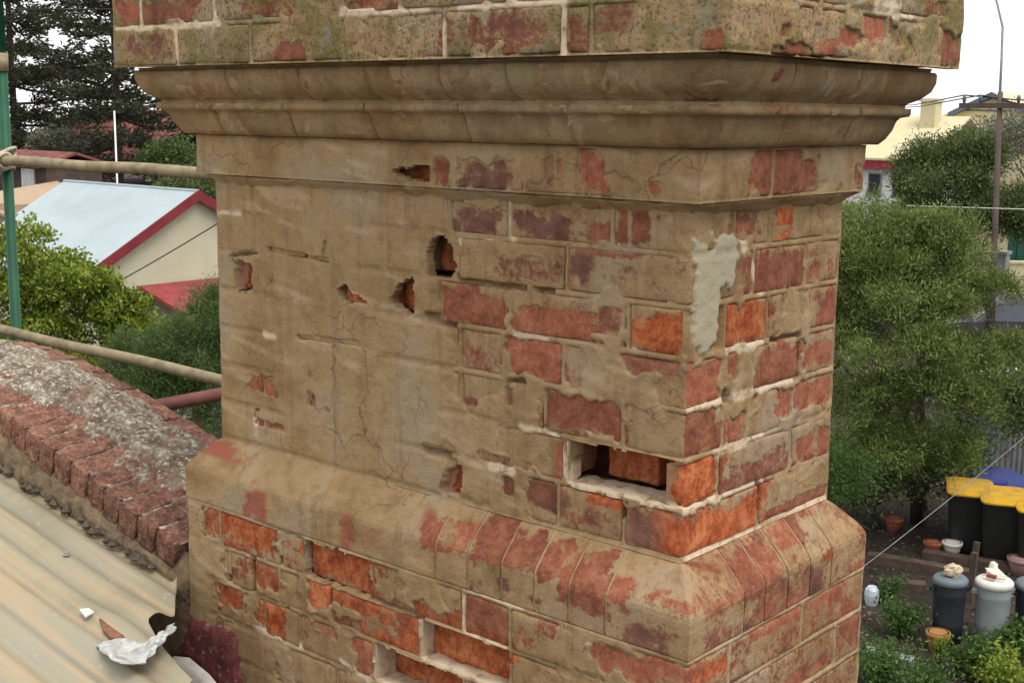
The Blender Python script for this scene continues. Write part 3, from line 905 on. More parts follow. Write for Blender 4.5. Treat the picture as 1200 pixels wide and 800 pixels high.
# body of the wall, its side under the coping covered by a cement fillet
us = np.linspace(1.327, 4.2, 90)
def wall_profile(u):
    z = float(zc(u))
    zro = -.335 + .15 * (u - 1.34)
    return [(-.070, z - .070), (-.092, z - .084), (-.100, max(zro + .03, z - .35)), (-.112, zro + .010), (-.085, zro - .05), (-.02, -.9), (.30, -.9), (.30, z - .112), (.30, z - .055), (-.060, z - .045)]
V = []; n = 10
for u in us:
    for (y, z) in wall_profile(u):
        V.append((-u, y, z))
V = np.array(V)
nzv = fbm(V, 35, 3, 3) - .5
V[:, 1] += np.where(V[:, 1] < 0, nzv * .02, 0)
V[:, 2] += np.where((V[:, 1] < 0) & (V[:, 2] > -.5), (fbm(V, 50, 2, 8) - .5) * .012, 0)
F = [(i * n + k, i * n + (k + 1) % n, (i + 1) * n + (k + 1) % n, (i + 1) * n + k) for i in range(len(us) - 1) for k in range(n)]
F += [tuple(range(n))[::-1], tuple(range((len(us) - 1) * n, len(us) * n))]
simple('old_cement', (.165, .118, .070), .95, var=.6, scale=26, bump=1.0, bscale=60)
obj('wall', V, F, 'old_cement', parapet, True)
# rough bed along the middle of the coping
nu, nv = 240, 44
u, y = np.meshgrid(np.linspace(1.328, 4.15, nu), np.linspace(-.082, .27, nv), indexing='ij')
p = np.stack([u, y, np.zeros_like(u)], -1)
z = zc(u) - .015 + .09 * np.minimum(y + .09, .09) + .030 * np.sin(np.clip((y - .0) / .27, 0, 1) * math.pi) + (fbm(p, 28, 4, 6) - .5) * .036 * sstep(-.05, .05, y)
V = np.stack([-u, y, z], -1).reshape(-1, 3)
idx = np.arange(nu * nv).reshape(nu, nv)
F = np.stack([idx[:-1, :-1], idx[:-1, 1:], idx[1:, 1:], idx[1:, :-1]], -1).reshape(-1, 4)
obj('lichen_bed', V, F, 'lichen_mortar', parapet, True)
cm = MB()
for k in range(150):
    uu = random.uniform(1.34, 3.6); zz = -.335 + .15 * (uu - 1.34); s_ = random.uniform(.006, .019)
    cx, cy, cz = -uu, -.118 + random.uniform(-.012, .012), zz + s_ * .5 + .004
    vv = [np.array((cx, cy, cz)) + s_ * np.array(d_) * random.uniform(.6, 1.2) for d_ in ((1, 0, 0), (-1, 0, 0), (0, 1, 0), (0, -1, 0), (0, 0, .8), (0, 0, -.8))]
    cm.add(vv, [(0, 2, 4), (2, 1, 4), (1, 3, 4), (3, 0, 4), (2, 0, 5), (1, 2, 5), (3, 1, 5), (0, 3, 5)])
simple('crumb', (.10, .075, .055), .95, var=.6, scale=40)
tag(cm.build('mortar_crumbs', 'crumb', parapet), kind='stuff')
# bricks on edge along both sides
def tilted(o, u, z):
    pass
def coping_brick(u0, u1, y0, y1, hgt, tilt):
    um = (u0 + u1) / 2
    sl = float((zc(um + .03) - zc(um - .03)) / .06)
    ang = math.atan(sl)
    o = brick(-(u1 - u0) / 2, (u1 - u0) / 2, y0, y1, -hgt, 0, 'A2', 'B2', 'coping_brick', r=.004, amp=.0034, rough=1.8, steps=(.016, .016, .016), name='coping_brick', parent=None, red=(0, 0, 0))
    o.parent = parapet
    me = o.data
    co = np.empty(len(me.vertices) * 3, np.float32); me.vertices.foreach_get('co', co); co = co.reshape(-1, 3) + BASE[chimney.name]
    ca, sa = math.cos(ang), math.sin(ang)
    x = co[:, 0] * ca + co[:, 2] * sa; zz = -co[:, 0] * sa + co[:, 2] * ca
    yy = co[:, 1]
    zz = zz + tilt * (yy - y0) - (.012 if tilt > 0 else 0)
    w = np.stack([x - um, yy, zz + float(zc(um))], -1) - BASE[parapet.name]
    me.vertices.foreach_set('co', w.astype(np.float32).ravel()); me.update()
    BASE[o.name] = BASE[parapet.name]
u = 1.332
while u < 4.1:
    w = random.uniform(.068, .078)
    coping_brick(u + .001, u + w - .001, -.090 + random.uniform(-.006, .005), random.uniform(.05, .115), .075, random.uniform(.07, .12))
    u += w + .002
u = 1.334
while u < 4.1:
    w = random.uniform(.10, .23)
    coping_brick(u + .003, u + w - .003, random.uniform(.19, .215), .318 + random.uniform(-.008, .004), .075, random.uniform(-.08, .0))
    u += w + .004

# ---- corrugated sheets: the fall runs towards the chimney
t = NT('old_cream_roof')
n1 = t.noise(3.5, 5, .6); n2 = t.noise(45, 4, .6); n3 = t.noise(1.6, 3, .5)
g = t.n('NewGeometry'); mp = t.n('Mapping'); mp.inputs['Scale'].default_value = (1.5, 40, 1.5); t.l(g.outputs['Position'], mp.inputs['Vector'])
st = t.noise(1.0, 4, .6, mp.outputs[0])
c = t.ramp(n1, [(.38, (.285, .252, .165)), (.5, (.345, .305, .205)), (.62, (.325, .298, .220))])
c = t.mix(t.maprange(st, .5, .62, 0, .6), c, (.45, .33, .20))
c = t.mix(t.maprange(st, .48, .36, 0, .6), c, (.27, .27, .215))
c = t.mix(t.maprange(n3, .5, .75, 0, .5), c, (.36, .35, .30))
c = t.mix(t.maprange(n2, .62, .75, 0, .4), c, (.55, .50, .40))
t.color(c); t.rough(.6, .3); t.bump(n2, .12, .004)
MATS['old_cream_roof'] = t.m
simple('white_metal_scrap', (.72, .72, .68), .5, var=.15, scale=20)
simple('rust_scrap', (.22, .10, .06), .85, var=.5, scale=40)
t = NT('maroon_paint')
n1 = t.noise(28, 5, .65); n2 = t.noise(60, 4, .6)
c = t.ramp(n1, [(.36, (.075, .022, .024)), (.5, (.135, .034, .034)), (.64, (.19, .060, .055))])
c = t.mix(t.maprange(n2, .57, .66, 0, .6), c, (.33, .26, .23))
t.color(c); t.rough(.7, .25); t.bump(n2, .6, .006); MATS['maroon_paint'] = t.m
simple('white_plaster', (.62, .58, .52), .9, var=.15, scale=18, bump=.5, bscale=50)
simple('gutter_metal', (.30, .29, .27), .5, var=.3)
simple('house_wall', (.42, .36, .26), .9, var=.2, scale=3)

house = empty('house_roof', (-3.2, -1.8, -1.2), 'cream corrugated iron roof sloping down to the left side of the chimney', 'roof')
PIT = .083
def zroof(x): return -.335 - .15 * (x + 1.34)
def eave(y):
    """lower end of the sheets"""
    return np.where(y > -.085, -1.34, np.where(y > -.20, -1.34 + (-.085 - y) * 1.35, np.where(y > -.27, -1.185, np.where(y > -.33, -1.185 + (-.27 - y) * 3.5, -.93))))
def sheet(y0, y1, dz, x_far=-4.6):
    ny = max(8, int(round((y0 - y1) / (PIT / 12)))); nx = 60
    ys = np.linspace(y0, y1, ny + 1); tt = np.linspace(0, 1, nx + 1)
    y, t_ = np.meshgrid(ys, tt, indexing='ij')
    xe = eave(y)
    x = xe + (x_far - xe) * t_ ** 1.5
    p = np.stack([x, y, np.zeros_like(x)], -1)
    z = zroof(x) + dz + .0085 * np.cos(2 * math.pi * (y + .245) / PIT) + (fbm(p, 3.0, 2, 5) - .5) * .012
    # torn, bent up corner by the stack
    z = z + sstep(.16, 0, np.hypot((x + 1.19) , (y + .30) * .9)) * .012
    V = np.stack([x, y, z], -1).reshape(-1, 3)
    V2 = V - np.array((0, 0, .0016))
    idx = np.arange(V.shape[0]).reshape(ny + 1, nx + 1)
    F = np.stack([idx[:-1, :-1], idx[:-1, 1:], idx[1:, 1:], idx[1:, :-1]], -1).reshape(-1, 4)
    m = V.shape[0]
    E_ = [(idx[i, 0], idx[i + 1, 0], m + idx[i + 1, 0], m + idx[i, 0]) for i in range(ny)] + [(idx[0, j], m + idx[0, j], m + idx[0, j + 1], idx[0, j + 1]) for j in range(nx)] + [(idx[-1, j], idx[-1, j + 1], m + idx[-1, j + 1], m + idx[-1, j]) for j in range(nx)]
    return obj('roof_sheet', np.concatenate([V, V2]), np.concatenate([F, F[:, ::-1] + m, np.array(E_)]), 'old_cream_roof', house, True)
sheet(-.058, -.785, .004)
sheet(-.70, -1.45, .0)
sheet(-1.37, -2.12, .004)
sheet(-2.04, -3.4, .0)
MB().box((-4.5, -3.3, G), (-1.45, -.09, -.62)).box((-4.5, -3.3, -.62), (-1.75, -.09, -.45)).build('wall', 'house_wall', house)
# torn flashing bent up at the eave by the chimney
def patch_px(name, pts, mat, parent, thick=.0015):
    """an irregular bent piece of sheet through points given as (px, py, lift above the roof)"""
    out = []
    for (x, y, l) in pts:
        d = ray(x, y); tt = (-.335 + l - .15 * 1.34 - CAM[2] - .15 * CAM[0]) / (d[2] + .15 * d[0])
        out.append(CAM + tt * d)
    return out
lo_ = [(114, 757, .020), (126, 768, .040), (140, 777, .050), (156, 778, .046), (170, 776, .040), (182, 762, .052), (194, 748, .058), (206, 736, .062)]
hi_ = [(114, 754, .014), (126, 750, .012), (140, 747, .011), (156, 748, .013), (172, 749, .018), (182, 744, .034), (192, 737, .048), (203, 729, .056)]
ns, nt = 36, 9
V = []
for i in range(ns):
    f_ = i / (ns - 1) * 7; k = min(int(f_), 6); w_ = f_ - k
    a_ = [lo_[k][m] * (1 - w_) + lo_[k + 1][m] * w_ for m in range(3)]; b_ = [hi_[k][m] * (1 - w_) + hi_[k + 1][m] * w_ for m in range(3)]
    for j in range(nt):
        t_ = j / (nt - 1)
        px_ = [b_[m] * (1 - t_) + a_[m] * t_ for m in range(3)]
        lift = px_[2] + .012 * math.sin(t_ * 3.1) * math.sin(i * .35) + (fbm(np.array([[px_[0] * .05, px_[1] * .05, .3]]), 1.3, 3, 4)[0] - .5) * .022
        V.append(patch_px('f', [(px_[0] + 2.0 * math.sin(i * 1.3 + j), px_[1], lift)], None, None)[0])
V = np.array(V); n_ = len(V)
idx = np.arange(n_).reshape(ns, nt)
F = np.stack([idx[:-1, :-1], idx[:-1, 1:], idx[1:, 1:], idx[1:, :-1]], -1).reshape(-1, 4)
t = NT('scrap_sheet')
n1 = t.noise(30, 5, .65); n2 = t.noise(14, 4, .6)
c = t.ramp(n1, [(.36, (.30, .31, .30)), (.5, (.50, .51, .49)), (.64, (.66, .66, .62))])
c = t.mix(t.maprange(n2, .54, .62, 0, .7), c, (.34, .22, .14))
t.color(c); t.rough(.5, .4); t.bump(n1, .3, .006); MATS['scrap_sheet'] = t.m
tag(obj('torn_flashing', np.concatenate([V, V - np.array((0, 0, .002))]), np.concatenate([F, F[:, ::-1] + n_]), 'scrap_sheet', house, True), 'crumpled scrap of torn pale flashing')
q = patch_px('f', [(116, 724, .013), (126, 725, .014), (139, 735, .013), (146, 746, .014), (131, 747, .014), (121, 738, .013)], None, None)
MB().add(q + [p - np.array((0, 0, .004)) for p in q], [(0, 1, 2, 3, 4, 5), (11, 10, 9, 8, 7, 6)] + [(i, i + 6, (i + 1) % 6 + 6, (i + 1) % 6) for i in range(6)]).build('torn_flashing', 'rust_scrap', house)
q = patch_px('f', [(93, 713, .016), (104, 712, .02), (110, 716, .02), (100, 722, .016)], None, None)
MB().add(q + [p - np.array((0, 0, .003)) for p in q], [(0, 1, 2, 3), (7, 6, 5, 4)] + [(i, i + 4, (i + 1) % 4 + 4, (i + 1) % 4) for i in range(4)]).build('torn_flashing', 'white_metal_scrap', house)

# maroon painted flashing and white plaster at the foot of the stack
def lump(name, pts, yb, mat, parent, seed=0, bulge=.02):
    """a plastered piece: outline on the chimney face, bulging out from it"""
    from mathutils.geometry import tessellate_polygon
    P = [ony(x, y, yb) for x, y in pts]
    c = np.mean(P, 0)
    rings = []
    for k, s in enumerate((1.0, .93, .8, .5)):
        for p in P:
            q = c + (p - c) * s
            q = q + np.array((0, -bulge * (0, .7, 1.0, 1.05)[k], 0)) + np.array((0, (fbm(q[None], 30, 2, seed)[0] - .5) * .012 if k else 0, 0))
            rings.append(q)
    n = len(P); F = []
    for k in range(3):
        for i in range(n):
            F.append((k * n + i, k * n + (i + 1) % n, (k + 1) * n + (i + 1) % n, (k + 1) * n + i))
    F.append(tuple(range(3 * n, 4 * n)))
    o = obj(name, rings, F, mat, parent, True)
    return o
tag(lump('painted_flashing', [(206, 722), (213, 716), (224, 716), (232, 724), (241, 724), (248, 731), (258, 730), (268, 738), (276, 737), (283, 746), (282, 768), (285, 790), (293, 818), (300, 850), (280, 842), (262, 822), (248, 803), (232, 790), (218, 770), (206, 755), (203, 740)], -.056, 'maroon_paint', chimney, 2, .012), 'maroon painted flashing at the foot of the chimney')
tag(lump('plaster_fillet', [(186, 778), (205, 768), (222, 770), (246, 790), (266, 815), (280, 850), (262, 880), (225, 870), (200, 830), (190, 800)], -.075, 'white_plaster', chimney, 5, .02), 'white plaster lump below the maroon flashing')

for k, xx in enumerate((-1.55, -2.35, -3.15)):
    for m in range(6):
        yy = -.245 - PIT * (3 * m + (k % 2))
        zz = zroof(xx) + .0125
        MB().lathe((xx, yy, zz), [(.009, 0), (.009, .002), (.006, .003), (.006, .008), (.003, .009)], 8).build('roofing_screw', 'gutter_metal', house)
# ================================================================== scaffold
simple('green_paint', (.012, .085, .040), .5, var=.25, scale=8)
simple('rusty_tube', (.27, .215, .125), .7, var=.4, scale=14, bump=.3, bscale=60)
simple('red_primer', (.16, .055, .045), .6, var=.35, scale=10)
simple('rope', (.55, .47, .34), .95, var=.3, scale=60, bump=.6, bscale=200)
simple('galv', (.42, .44, .45), .45, var=.25, scale=12, metal=.4)
P0 = at(8, 188, 6.0)
ys = P0[1]
std = empty('scaffold_post', (P0[0], P0[1], G), 'green painted scaffold post at the far left edge of the photo', 'scaffold post')
MB().tube([(P0[0], P0[1], G), (P0[0], P0[1], P0[2] + .42)], .0235, 12).build('tube', 'green_paint', std, True)
MB().tube([(P0[0], P0[1], P0[2] + .40), (P0[0], P0[1], P0[2] + .48)], .030, 12).build('collar', 'rusty_tube', std, True)
MB().tube([(P0[0], P0[1], P0[2] + .47), (P0[0], P0[1], P0[2] + 2.2)], .0225, 12).build('tube', 'green_paint', std, True)
MB().box((P0[0] - .1, P0[1] - .1, G + .005), (P0[0] + .1, P0[1] + .1, G + .013)).build('base_plate', 'galv', std)
ypole = ys - .052
pa = ony(-60, 186, ypole); pb = ony(250, 203, ypole)
zp = (ony(20, 190, ypole)[2] + ony(240, 202, ypole)[2]) / 2
rail = MB().tube([(x, ypole, zp + .003 * math.sin(x * 7)) for x in np.linspace(pa[0], pb[0] + .9, 24)], .0235, 12).build('scaffold_rail', 'rusty_tube', None, True)
tag(rail, 'weathered upper scaffold rail roped to the green post', 'scaffold rail', 'rails of the scaffold behind the chimney')
za = (ony(40, 394, ypole)[2] + ony(240, 442, ypole)[2]) / 2
pa = ony(-60, 372, ypole); pb = ony(262, 448, ypole)
rail2 = MB().tube([(x, ypole, za + .003 * math.sin(x * 5)) for x in np.linspace(pa[0], pb[0] + .9, 24)], .0235, 12).build('scaffold_rail', 'rusty_tube', None, True)
tag(rail2, 'weathered lower scaffold rail just above the parapet wall', 'scaffold rail', 'rails of the scaffold behind the chimney')
q0 = ony(262, 461, ys - .3)
tr = MB().tube([(q0[0], ys - 1.1, q0[2]), (q0[0], ys + .55, q0[2])], .0235, 12).build('scaffold_transom', 'red_primer', None, True)
tag(tr, 'short dark red scaffold tube between parapet and chimney', 'scaffold tube')
lash = MB()
for k in range(7):
    a0 = .9 * k
    pts = [(P0[0] + .034 * math.cos(t_) + .004 * k - .012, ypole + .026 + .062 * math.sin(t_), zp + .033 * math.cos(t_ + a0) + .012 * (k - 3) * math.cos(a0)) for t_ in np.linspace(0, 2 * math.pi, 18)]
    lash.tube(pts, .0085, 6)
for k in range(5):
    pts = [(P0[0] + .03 + .014 * k, ypole + .034 * math.cos(t_), zp + .034 * math.sin(t_)) for t_ in np.linspace(0, 2 * math.pi, 16)]
    lash.tube(pts, .008, 6)
lash.tube([(P0[0] - .02, ypole - .03, zp - .02), (P0[0] - .035, ypole - .035, zp - .12), (P0[0] - .02, ypole - .03, zp - .26), (P0[0] + .04, ypole - .03, zp - .36)], .008, 6)
tag(lash.build('rope_lashing', 'rope', None, True), 'pale rope lashing tying the upper rail to the green post', 'rope')

# ================================================================== foliage
def leaf_material(name, cols, spec=.25):
    t = NT(name)
    a_ = t.n('Attribute', attribute_name='coat')
    sp = t.n('SeparateColor'); t.l(a_.outputs['Color'], sp.inputs[0])
    c = t.ramp(sp.outputs[0], [(0.0, cols[0]), (.5, cols[1]), (1.0, cols[2])])
    n_ = t.noise(1.6, 3)
    c = t.mix(t.maprange(n_, .35, .7, 0, .35), c, tuple(x * 1.5 for x in cols[1]))
    t.color(c); t.rough(.6, spec)
    tr_ = t.n('BsdfTranslucent'); t.l(c, tr_.inputs['Color'])
    ms = t.n('MixShader'); ms.inputs[0].default_value = .28
    t.l(t.b.outputs[0], ms.inputs[1]); t.l(tr_.outputs[0], ms.inputs[2])
    t.l(ms.outputs[0], t.t.nodes['Material Output'].inputs['Surface'])
    MATS[name] = t.m
leaf_material('leaf_yellow', [(.070, .105, .014), (.180, .235, .026), (.31, .36, .055)])
leaf_material('leaf_feather', [(.055, .078, .020), (.140, .185, .045), (.27, .31, .095)])
leaf_material('leaf_fern', [(.035, .065, .018), (.075, .125, .034), (.15, .20, .065)])
leaf_material('leaf_dark', [(.034, .052, .018), (.085, .120, .036), (.18, .215, .072)])
leaf_material('leaf_pine', [(.026, .034, .019), (.055, .063, .034), (.10, .108, .060)])
leaf_material('leaf_herb', [(.028, .065, .014), (.060, .120, .026), (.13, .19, .05)])
leaf_material('leaf_grey', [(.09, .10, .07), (.16, .17, .12), (.24, .24, .17)])
simple('bark', (.085, .062, .045), .95, var=.4, scale=9, bump=.7, bscale=20)
simple('bark_pale', (.20, .165, .13), .95, var=.35, scale=6, bump=.5, bscale=20)

def leaves(cent, dirs, ln, wd, tint, fold=0.0):
    """one four-cornered blade per row: from cent along dirs"""
    n_ = len(cent)
    a_ = np.cross(dirs, rng.normal(size=(n_, 3))); a_ /= np.linalg.norm(a_, axis=1, keepdims=True) + 1e-9
    ln = np.broadcast_to(ln, (n_,))[:, None]; wd = np.broadcast_to(wd, (n_,))[:, None]
    v = np.stack([cent, cent + dirs * ln * .5 + a_ * wd * .5, cent + dirs * ln, cent + dirs * ln * .5 - a_ * wd * .5], 1).reshape(-1, 3)
    f = np.arange(n_ * 4).reshape(-1, 4)
    c = np.zeros((n_ * 4, 3)); c[:, 0] = np.repeat(tint, 4)
    return v, f, c
def unit(v): return v / (np.linalg.norm(v, axis=-1, keepdims=True) + 1e-9)
def crown_leaves(blobs, n, ln, wd, up=.35, clump=.16, per=26, droop=0.0):
    """blobs: (centre, radii, weight); leaves gather in clumps on and inside the blobs' outer shells"""
    w = np.array([b_[2] for b_ in blobs], float); w /= w.sum()
    V = []; F = []; C = []; o_ = 0
    for (c_, r_, _), wk in zip(blobs, w):
        nc = max(3, int(n * wk / per))
        d = unit(rng.normal(size=(nc, 3)))
        d[:, 2] = np.where(d[:, 2] < -.35, -d[:, 2] * .6, d[:, 2])
        rad = .55 + .50 * rng.random(nc) ** .55
        bump_ = .78 + .5 * fbm(d * 1.0 + np.asarray(c_) * .37, 2.6, 2, 3)
        cc = np.asarray(c_) + d * (rad * bump_)[:, None] * np.asarray(r_)
        ct = np.clip(.5 + rng.normal(size=nc) * .30, 0, 1)
        axis_ = unit(d + np.array((0, 0, up)) + rng.normal(size=(nc, 3)) * .5)
        m_ = per
        pos = (cc[:, None, :] + rng.normal(size=(nc, m_, 3)) * clump * np.mean(r_) ** .35)
        dr = unit(axis_[:, None, :] * 1.0 + rng.normal(size=(nc, m_, 3)) * .75 + np.array((0, 0, -droop)))
        tt = np.clip(ct[:, None] + rng.normal(size=(nc, m_)) * .16, 0, 1)
        k_ = nc * m_
        v, f, c = leaves(pos.reshape(-1, 3), dr.reshape(-1, 3), ln * rng.uniform(.6, 1.3, k_), wd * rng.uniform(.7, 1.3, k_), tt.reshape(-1))
        V.append(v); F.append(f + o_); C.append(c); o_ += len(v)
    return np.concatenate(V), np.concatenate(F), np.concatenate(C)
def split(blobs, k=6, s=.46):
    out = []
    for (c_, r_, w_) in blobs:
        dd = unit(rng.normal(size=(k, 3))); dd[:, 2] = np.where(dd[:, 2] < -.4, -dd[:, 2], dd[:, 2])
        for q in dd:
            f_ = rng.uniform(.75, 1.25)
            out.append((np.asarray(c_) + q * np.asarray(r_) * rng.uniform(.5, .85), tuple(np.asarray(r_) * s * f_), w_ * f_ ** 2))
    return out
def branch(mb, p, d, ln, r, depth, tips, gn=-.02):
    pts = [np.array(p)]; d = unit(np.array(d, float)); n_ = 5
    for i in range(n_):
        d = unit(d + rng.normal(size=3) * .13 + np.array((0, 0, gn)))
        pts.append(pts[-1] + d * ln / n_)
    mb.tube(pts, [r * (1 - .55 * i / n_) for i in range(n_ + 1)], 7)
    tips.append(pts[-1])
    if depth > 0:
        for k in range(3):
            i = random.randint(2, n_)
            branch(mb, pts[i], d + rng.normal(size=3) * .65, ln * .5, r * .5, depth - 1, tips, gn)
def tree(name, base, blobs, n, ln, wd, leafm, label, cat='tree', group=None, bark='bark', trunk_r=.12, per=26, clump=.16, droop=0.0, up=.35, limbs=5, sub_=0):
    e_ = empty(name, base, label, cat, group)
    base = np.asarray(base, float)
    cen = np.mean([b_[0] for b_ in blobs], 0)
    mb = MB(); tips = []
    fork = base + (cen - base) * np.array((.35, .35, .42))
    mb.tube([base - np.array((0, 0, .05)), base + (fork - base) * .5 + rng.normal(size=3) * .05, fork], [trunk_r * 1.25, trunk_r, trunk_r * .85], 9)
    for k in range(limbs):
        b_ = blobs[k % len(blobs)]
        tgt = np.asarray(b_[0]) + rng.normal(size=3) * np.asarray(b_[1]) * .25
        branch(mb, fork, tgt - fork, np.linalg.norm(tgt - fork) * .62, trunk_r * .55, 1, tips)
    mb.build('trunk', bark, e_, True)
    if sub_:
        blobs = split(blobs, sub_)
    v, f, c = crown_leaves(blobs, n, ln, wd, up, clump, per, droop)
    obj('crown', v, f, leafm, e_, False, c)
    return e_

# --- trees and shrubs on the right, behind the yard
def blob_at(x, y, depth, rx, ry, rz, w=1.0):
    return (at(x, y, depth), (rx, ry, rz), w)
D1 = 16.5
tb = onz(1075, 612, G)
tree('feathery_tree', tb, [blob_at(1010, 295, D1, .75, .75, .55, 1.1), blob_at(1075, 290, D1, .65, .65, .55, 1.0), blob_at(1135, 360, D1 - .3, .62, .62, .5, 1.1), blob_at(1050, 400, D1 - .5, .9, .8, .7, 1.6),
     blob_at(985, 400, D1, .7, .7, .8, 1.1), blob_at(1150, 440, D1 - .2, .55, .55, .5, .9), blob_at(1080, 480, D1 - .1, .75, .7, .55, 1.2), blob_at(960, 330, D1 + .2, .8, .8, .9, .8), blob_at(1005, 480, D1, .65, .6, .5, .9), blob_at(920, 400, D1 + .4, 1., 1., 1.1, .6),
     blob_at(1040, 545, D1 + .2, .75, .6, .45, .9), blob_at(1110, 535, D1 + .2, .42, .4, .36, .6), blob_at(1180, 420, D1 + .2, .35, .35, .35, .4), blob_at(1045, 325, D1, .7, .7, .6, 1.0), blob_at(1062, 300, D1 + .4, .6, .5, .5, .9), blob_at(1110, 320, D1 + .3, .5, .5, .45, .7), blob_at(1085, 350, D1 + .2, .7, .7, .6, .9)],
     150000, .072, .0145, 'leaf_feather', 'big feathery olive green tree right of the chimney, in front of the bins', bark='bark', trunk_r=.09, per=40, clump=.10, up=.9, limbs=9, sub_=7)
for k, (x_, y_, lab) in enumerate([(1030, 590, 'deep shaded dark shrub under the feathery tree'), (965, 600, 'deep shaded dark shrub mostly hidden behind the chimney plinth'), (1085, 575, 'deep shaded dark shrub left of the yellow lidded bins')]):
    tree('dark_shrub', onz(x_, y_ + 22, G), [blob_at(x_, y_ - 20, 18.6, .55, .5, .5), blob_at(x_ + 28, y_ - 42, 18.7, .5, .5, .5), blob_at(x_ - 24, y_ - 50, 18.7, .5, .5, .5)], 8000, .08, .03, 'leaf_dark', lab, 'shrub', 'dark shrubs along the back of the yard', trunk_r=.04, per=22, clump=.15, limbs=4)
tb2 = onz(985, 640, G)
tree('young_shrub', tb2, [blob_at(990, 560, 15.2, .34, .34, .36), blob_at(972, 575, 15.2, .3, .3, .3)], 5000, .08, .014, 'leaf_herb', 'small bright green feathery shrub beside the chimney plinth', 'shrub', trunk_r=.025, per=26, clump=.11, up=.6, limbs=3)
D2 = 34
p2 = onz(1135, 390, G)
tree('round_tree', p2, [blob_at(1100, 210, D2, 1.2, 1.2, .8, 1.2), blob_at(1132, 196, D2, .9, .9, .75, 1.2), blob_at(1072, 228, D2, .7, .7, .55, .6), blob_at(1190, 262, D2, 1.3, 1.3, .9, 1.1), blob_at(1130, 268, D2, 1.6, 1.4, .9, 1.2)],
     60000, .10, .036, 'leaf_dark', 'dense dark green round-headed tree in front of the cream gable', trunk_r=.11, per=40, clump=.17, up=.5, sub_=7)
p3 = onz(1215, 330, G)
tree('grey_tree', p3, [blob_at(1185, 170, 40, .9, .9, .8), blob_at(1215, 185, 40, 1.2, 1.2, 1.1)], 4200, .16, .05, 'leaf_grey', 'pale thin-leaved tree behind the utility pole at the right edge', trunk_r=.14, per=20, clump=.3)
p5 = onz(1190, 505, G)
tree('dark_bush', p5, [blob_at(1165, 480, 17.6, .5, .5, .5), blob_at(1195, 470, 17.8, .5, .5, .5), blob_at(1215, 500, 17.6, .5, .5, .5)], 7000, .09, .028, 'leaf_dark', 'dark bush standing against the grey fence above the blue lids', 'shrub', trunk_r=.05, per=22, clump=.14)

# --- left side: bushes behind the parapet
DB = 13.0
tree('yellow_green_bush', at(85, 520, DB) * np.array((1, 1, 0)) + np.array((0, 0, G)), [blob_at(45, 312, DB, .42, .42, .34, 1.1), blob_at(95, 350, DB - .2, .38, .38, .30, 1.1), blob_at(138, 362, DB, .26, .26, .22, .8), blob_at(20, 360, DB, .42, .42, .42, .9), blob_at(-20, 320, DB, .5, .5, .5, .7), blob_at(80, 405, DB, .6, .6, .5, 1.0), blob_at(70, 345, DB + .1, .36, .36, .32, .9), blob_at(120, 420, DB, .5, .5, .4, .9), blob_at(30, 425, DB, .5, .5, .4, .8), blob_at(155, 400, DB + .2, .28, .28, .26, .6)],
     36000, .048, .030, 'leaf_yellow', 'yellow-green round-leaved bush behind the scaffold post', 'bush', trunk_r=.06, per=26, clump=.075, limbs=7, sub_=6)
tree('feathery_bush', at(225, 600, 11.0) * np.array((1, 1, 0)) + np.array((0, 0, G)), [blob_at(225, 412, 11, .34, .34, .36, 1.2), blob_at(258, 385, 11.2, .32, .32, .36, 1.0), blob_at(182, 432, 10.9, .33, .33, .32, 1.0), blob_at(235, 470, 10.8, .45, .45, .4, 1.1), blob_at(295, 420, 11.2, .5, .5, .5, .7), blob_at(145, 430, 11.3, .3, .3, .26, .6), blob_at(190, 490, 11, .5, .5, .35, .8), blob_at(150, 470, 11.3, .45, .45, .35, .8), blob_at(205, 440, 11.2, .4, .4, .36, .8), blob_at(250, 425, 11.2, .4, .4, .4, .8), blob_at(250, 510, 11, .5, .5, .4, .6)],
     85000, .060, .0060, 'leaf_fern', 'feathery mid green bush between the lower rail and the shed gable', 'bush', trunk_r=.05, per=46, clump=.08, up=1.1, limbs=7, sub_=6)
for (x_, y_, dd, rr, lm, lab) in [(200, 183, 33, .55, 'leaf_fern', 'green garden tree in front of the tiled roof, next to the cornice'), (62, 168, 34, .45, 'leaf_grey', 'pale green shrub tree under the broad pine'), (225, 222, 29, .6, 'leaf_dark', 'dark tree just behind the shed apex')]:
    cb = at(x_, y_, dd); b0_ = cb.copy(); b0_[2] = G
    tree('garden_tree', b0_, [(cb, (rr, rr, rr * .6), 1), (cb + np.array((-rr * .9, 0, -.25)), (rr * .8, rr * .8, rr * .55), .8), (cb + np.array((rr * .8, .3, -.3)), (rr * .8, rr * .8, rr * .5), .8)], 6000, .10, .04, lm, lab, 'tree', 'garden trees in front of the tiled roof', trunk_r=.08, per=24, clump=.16)

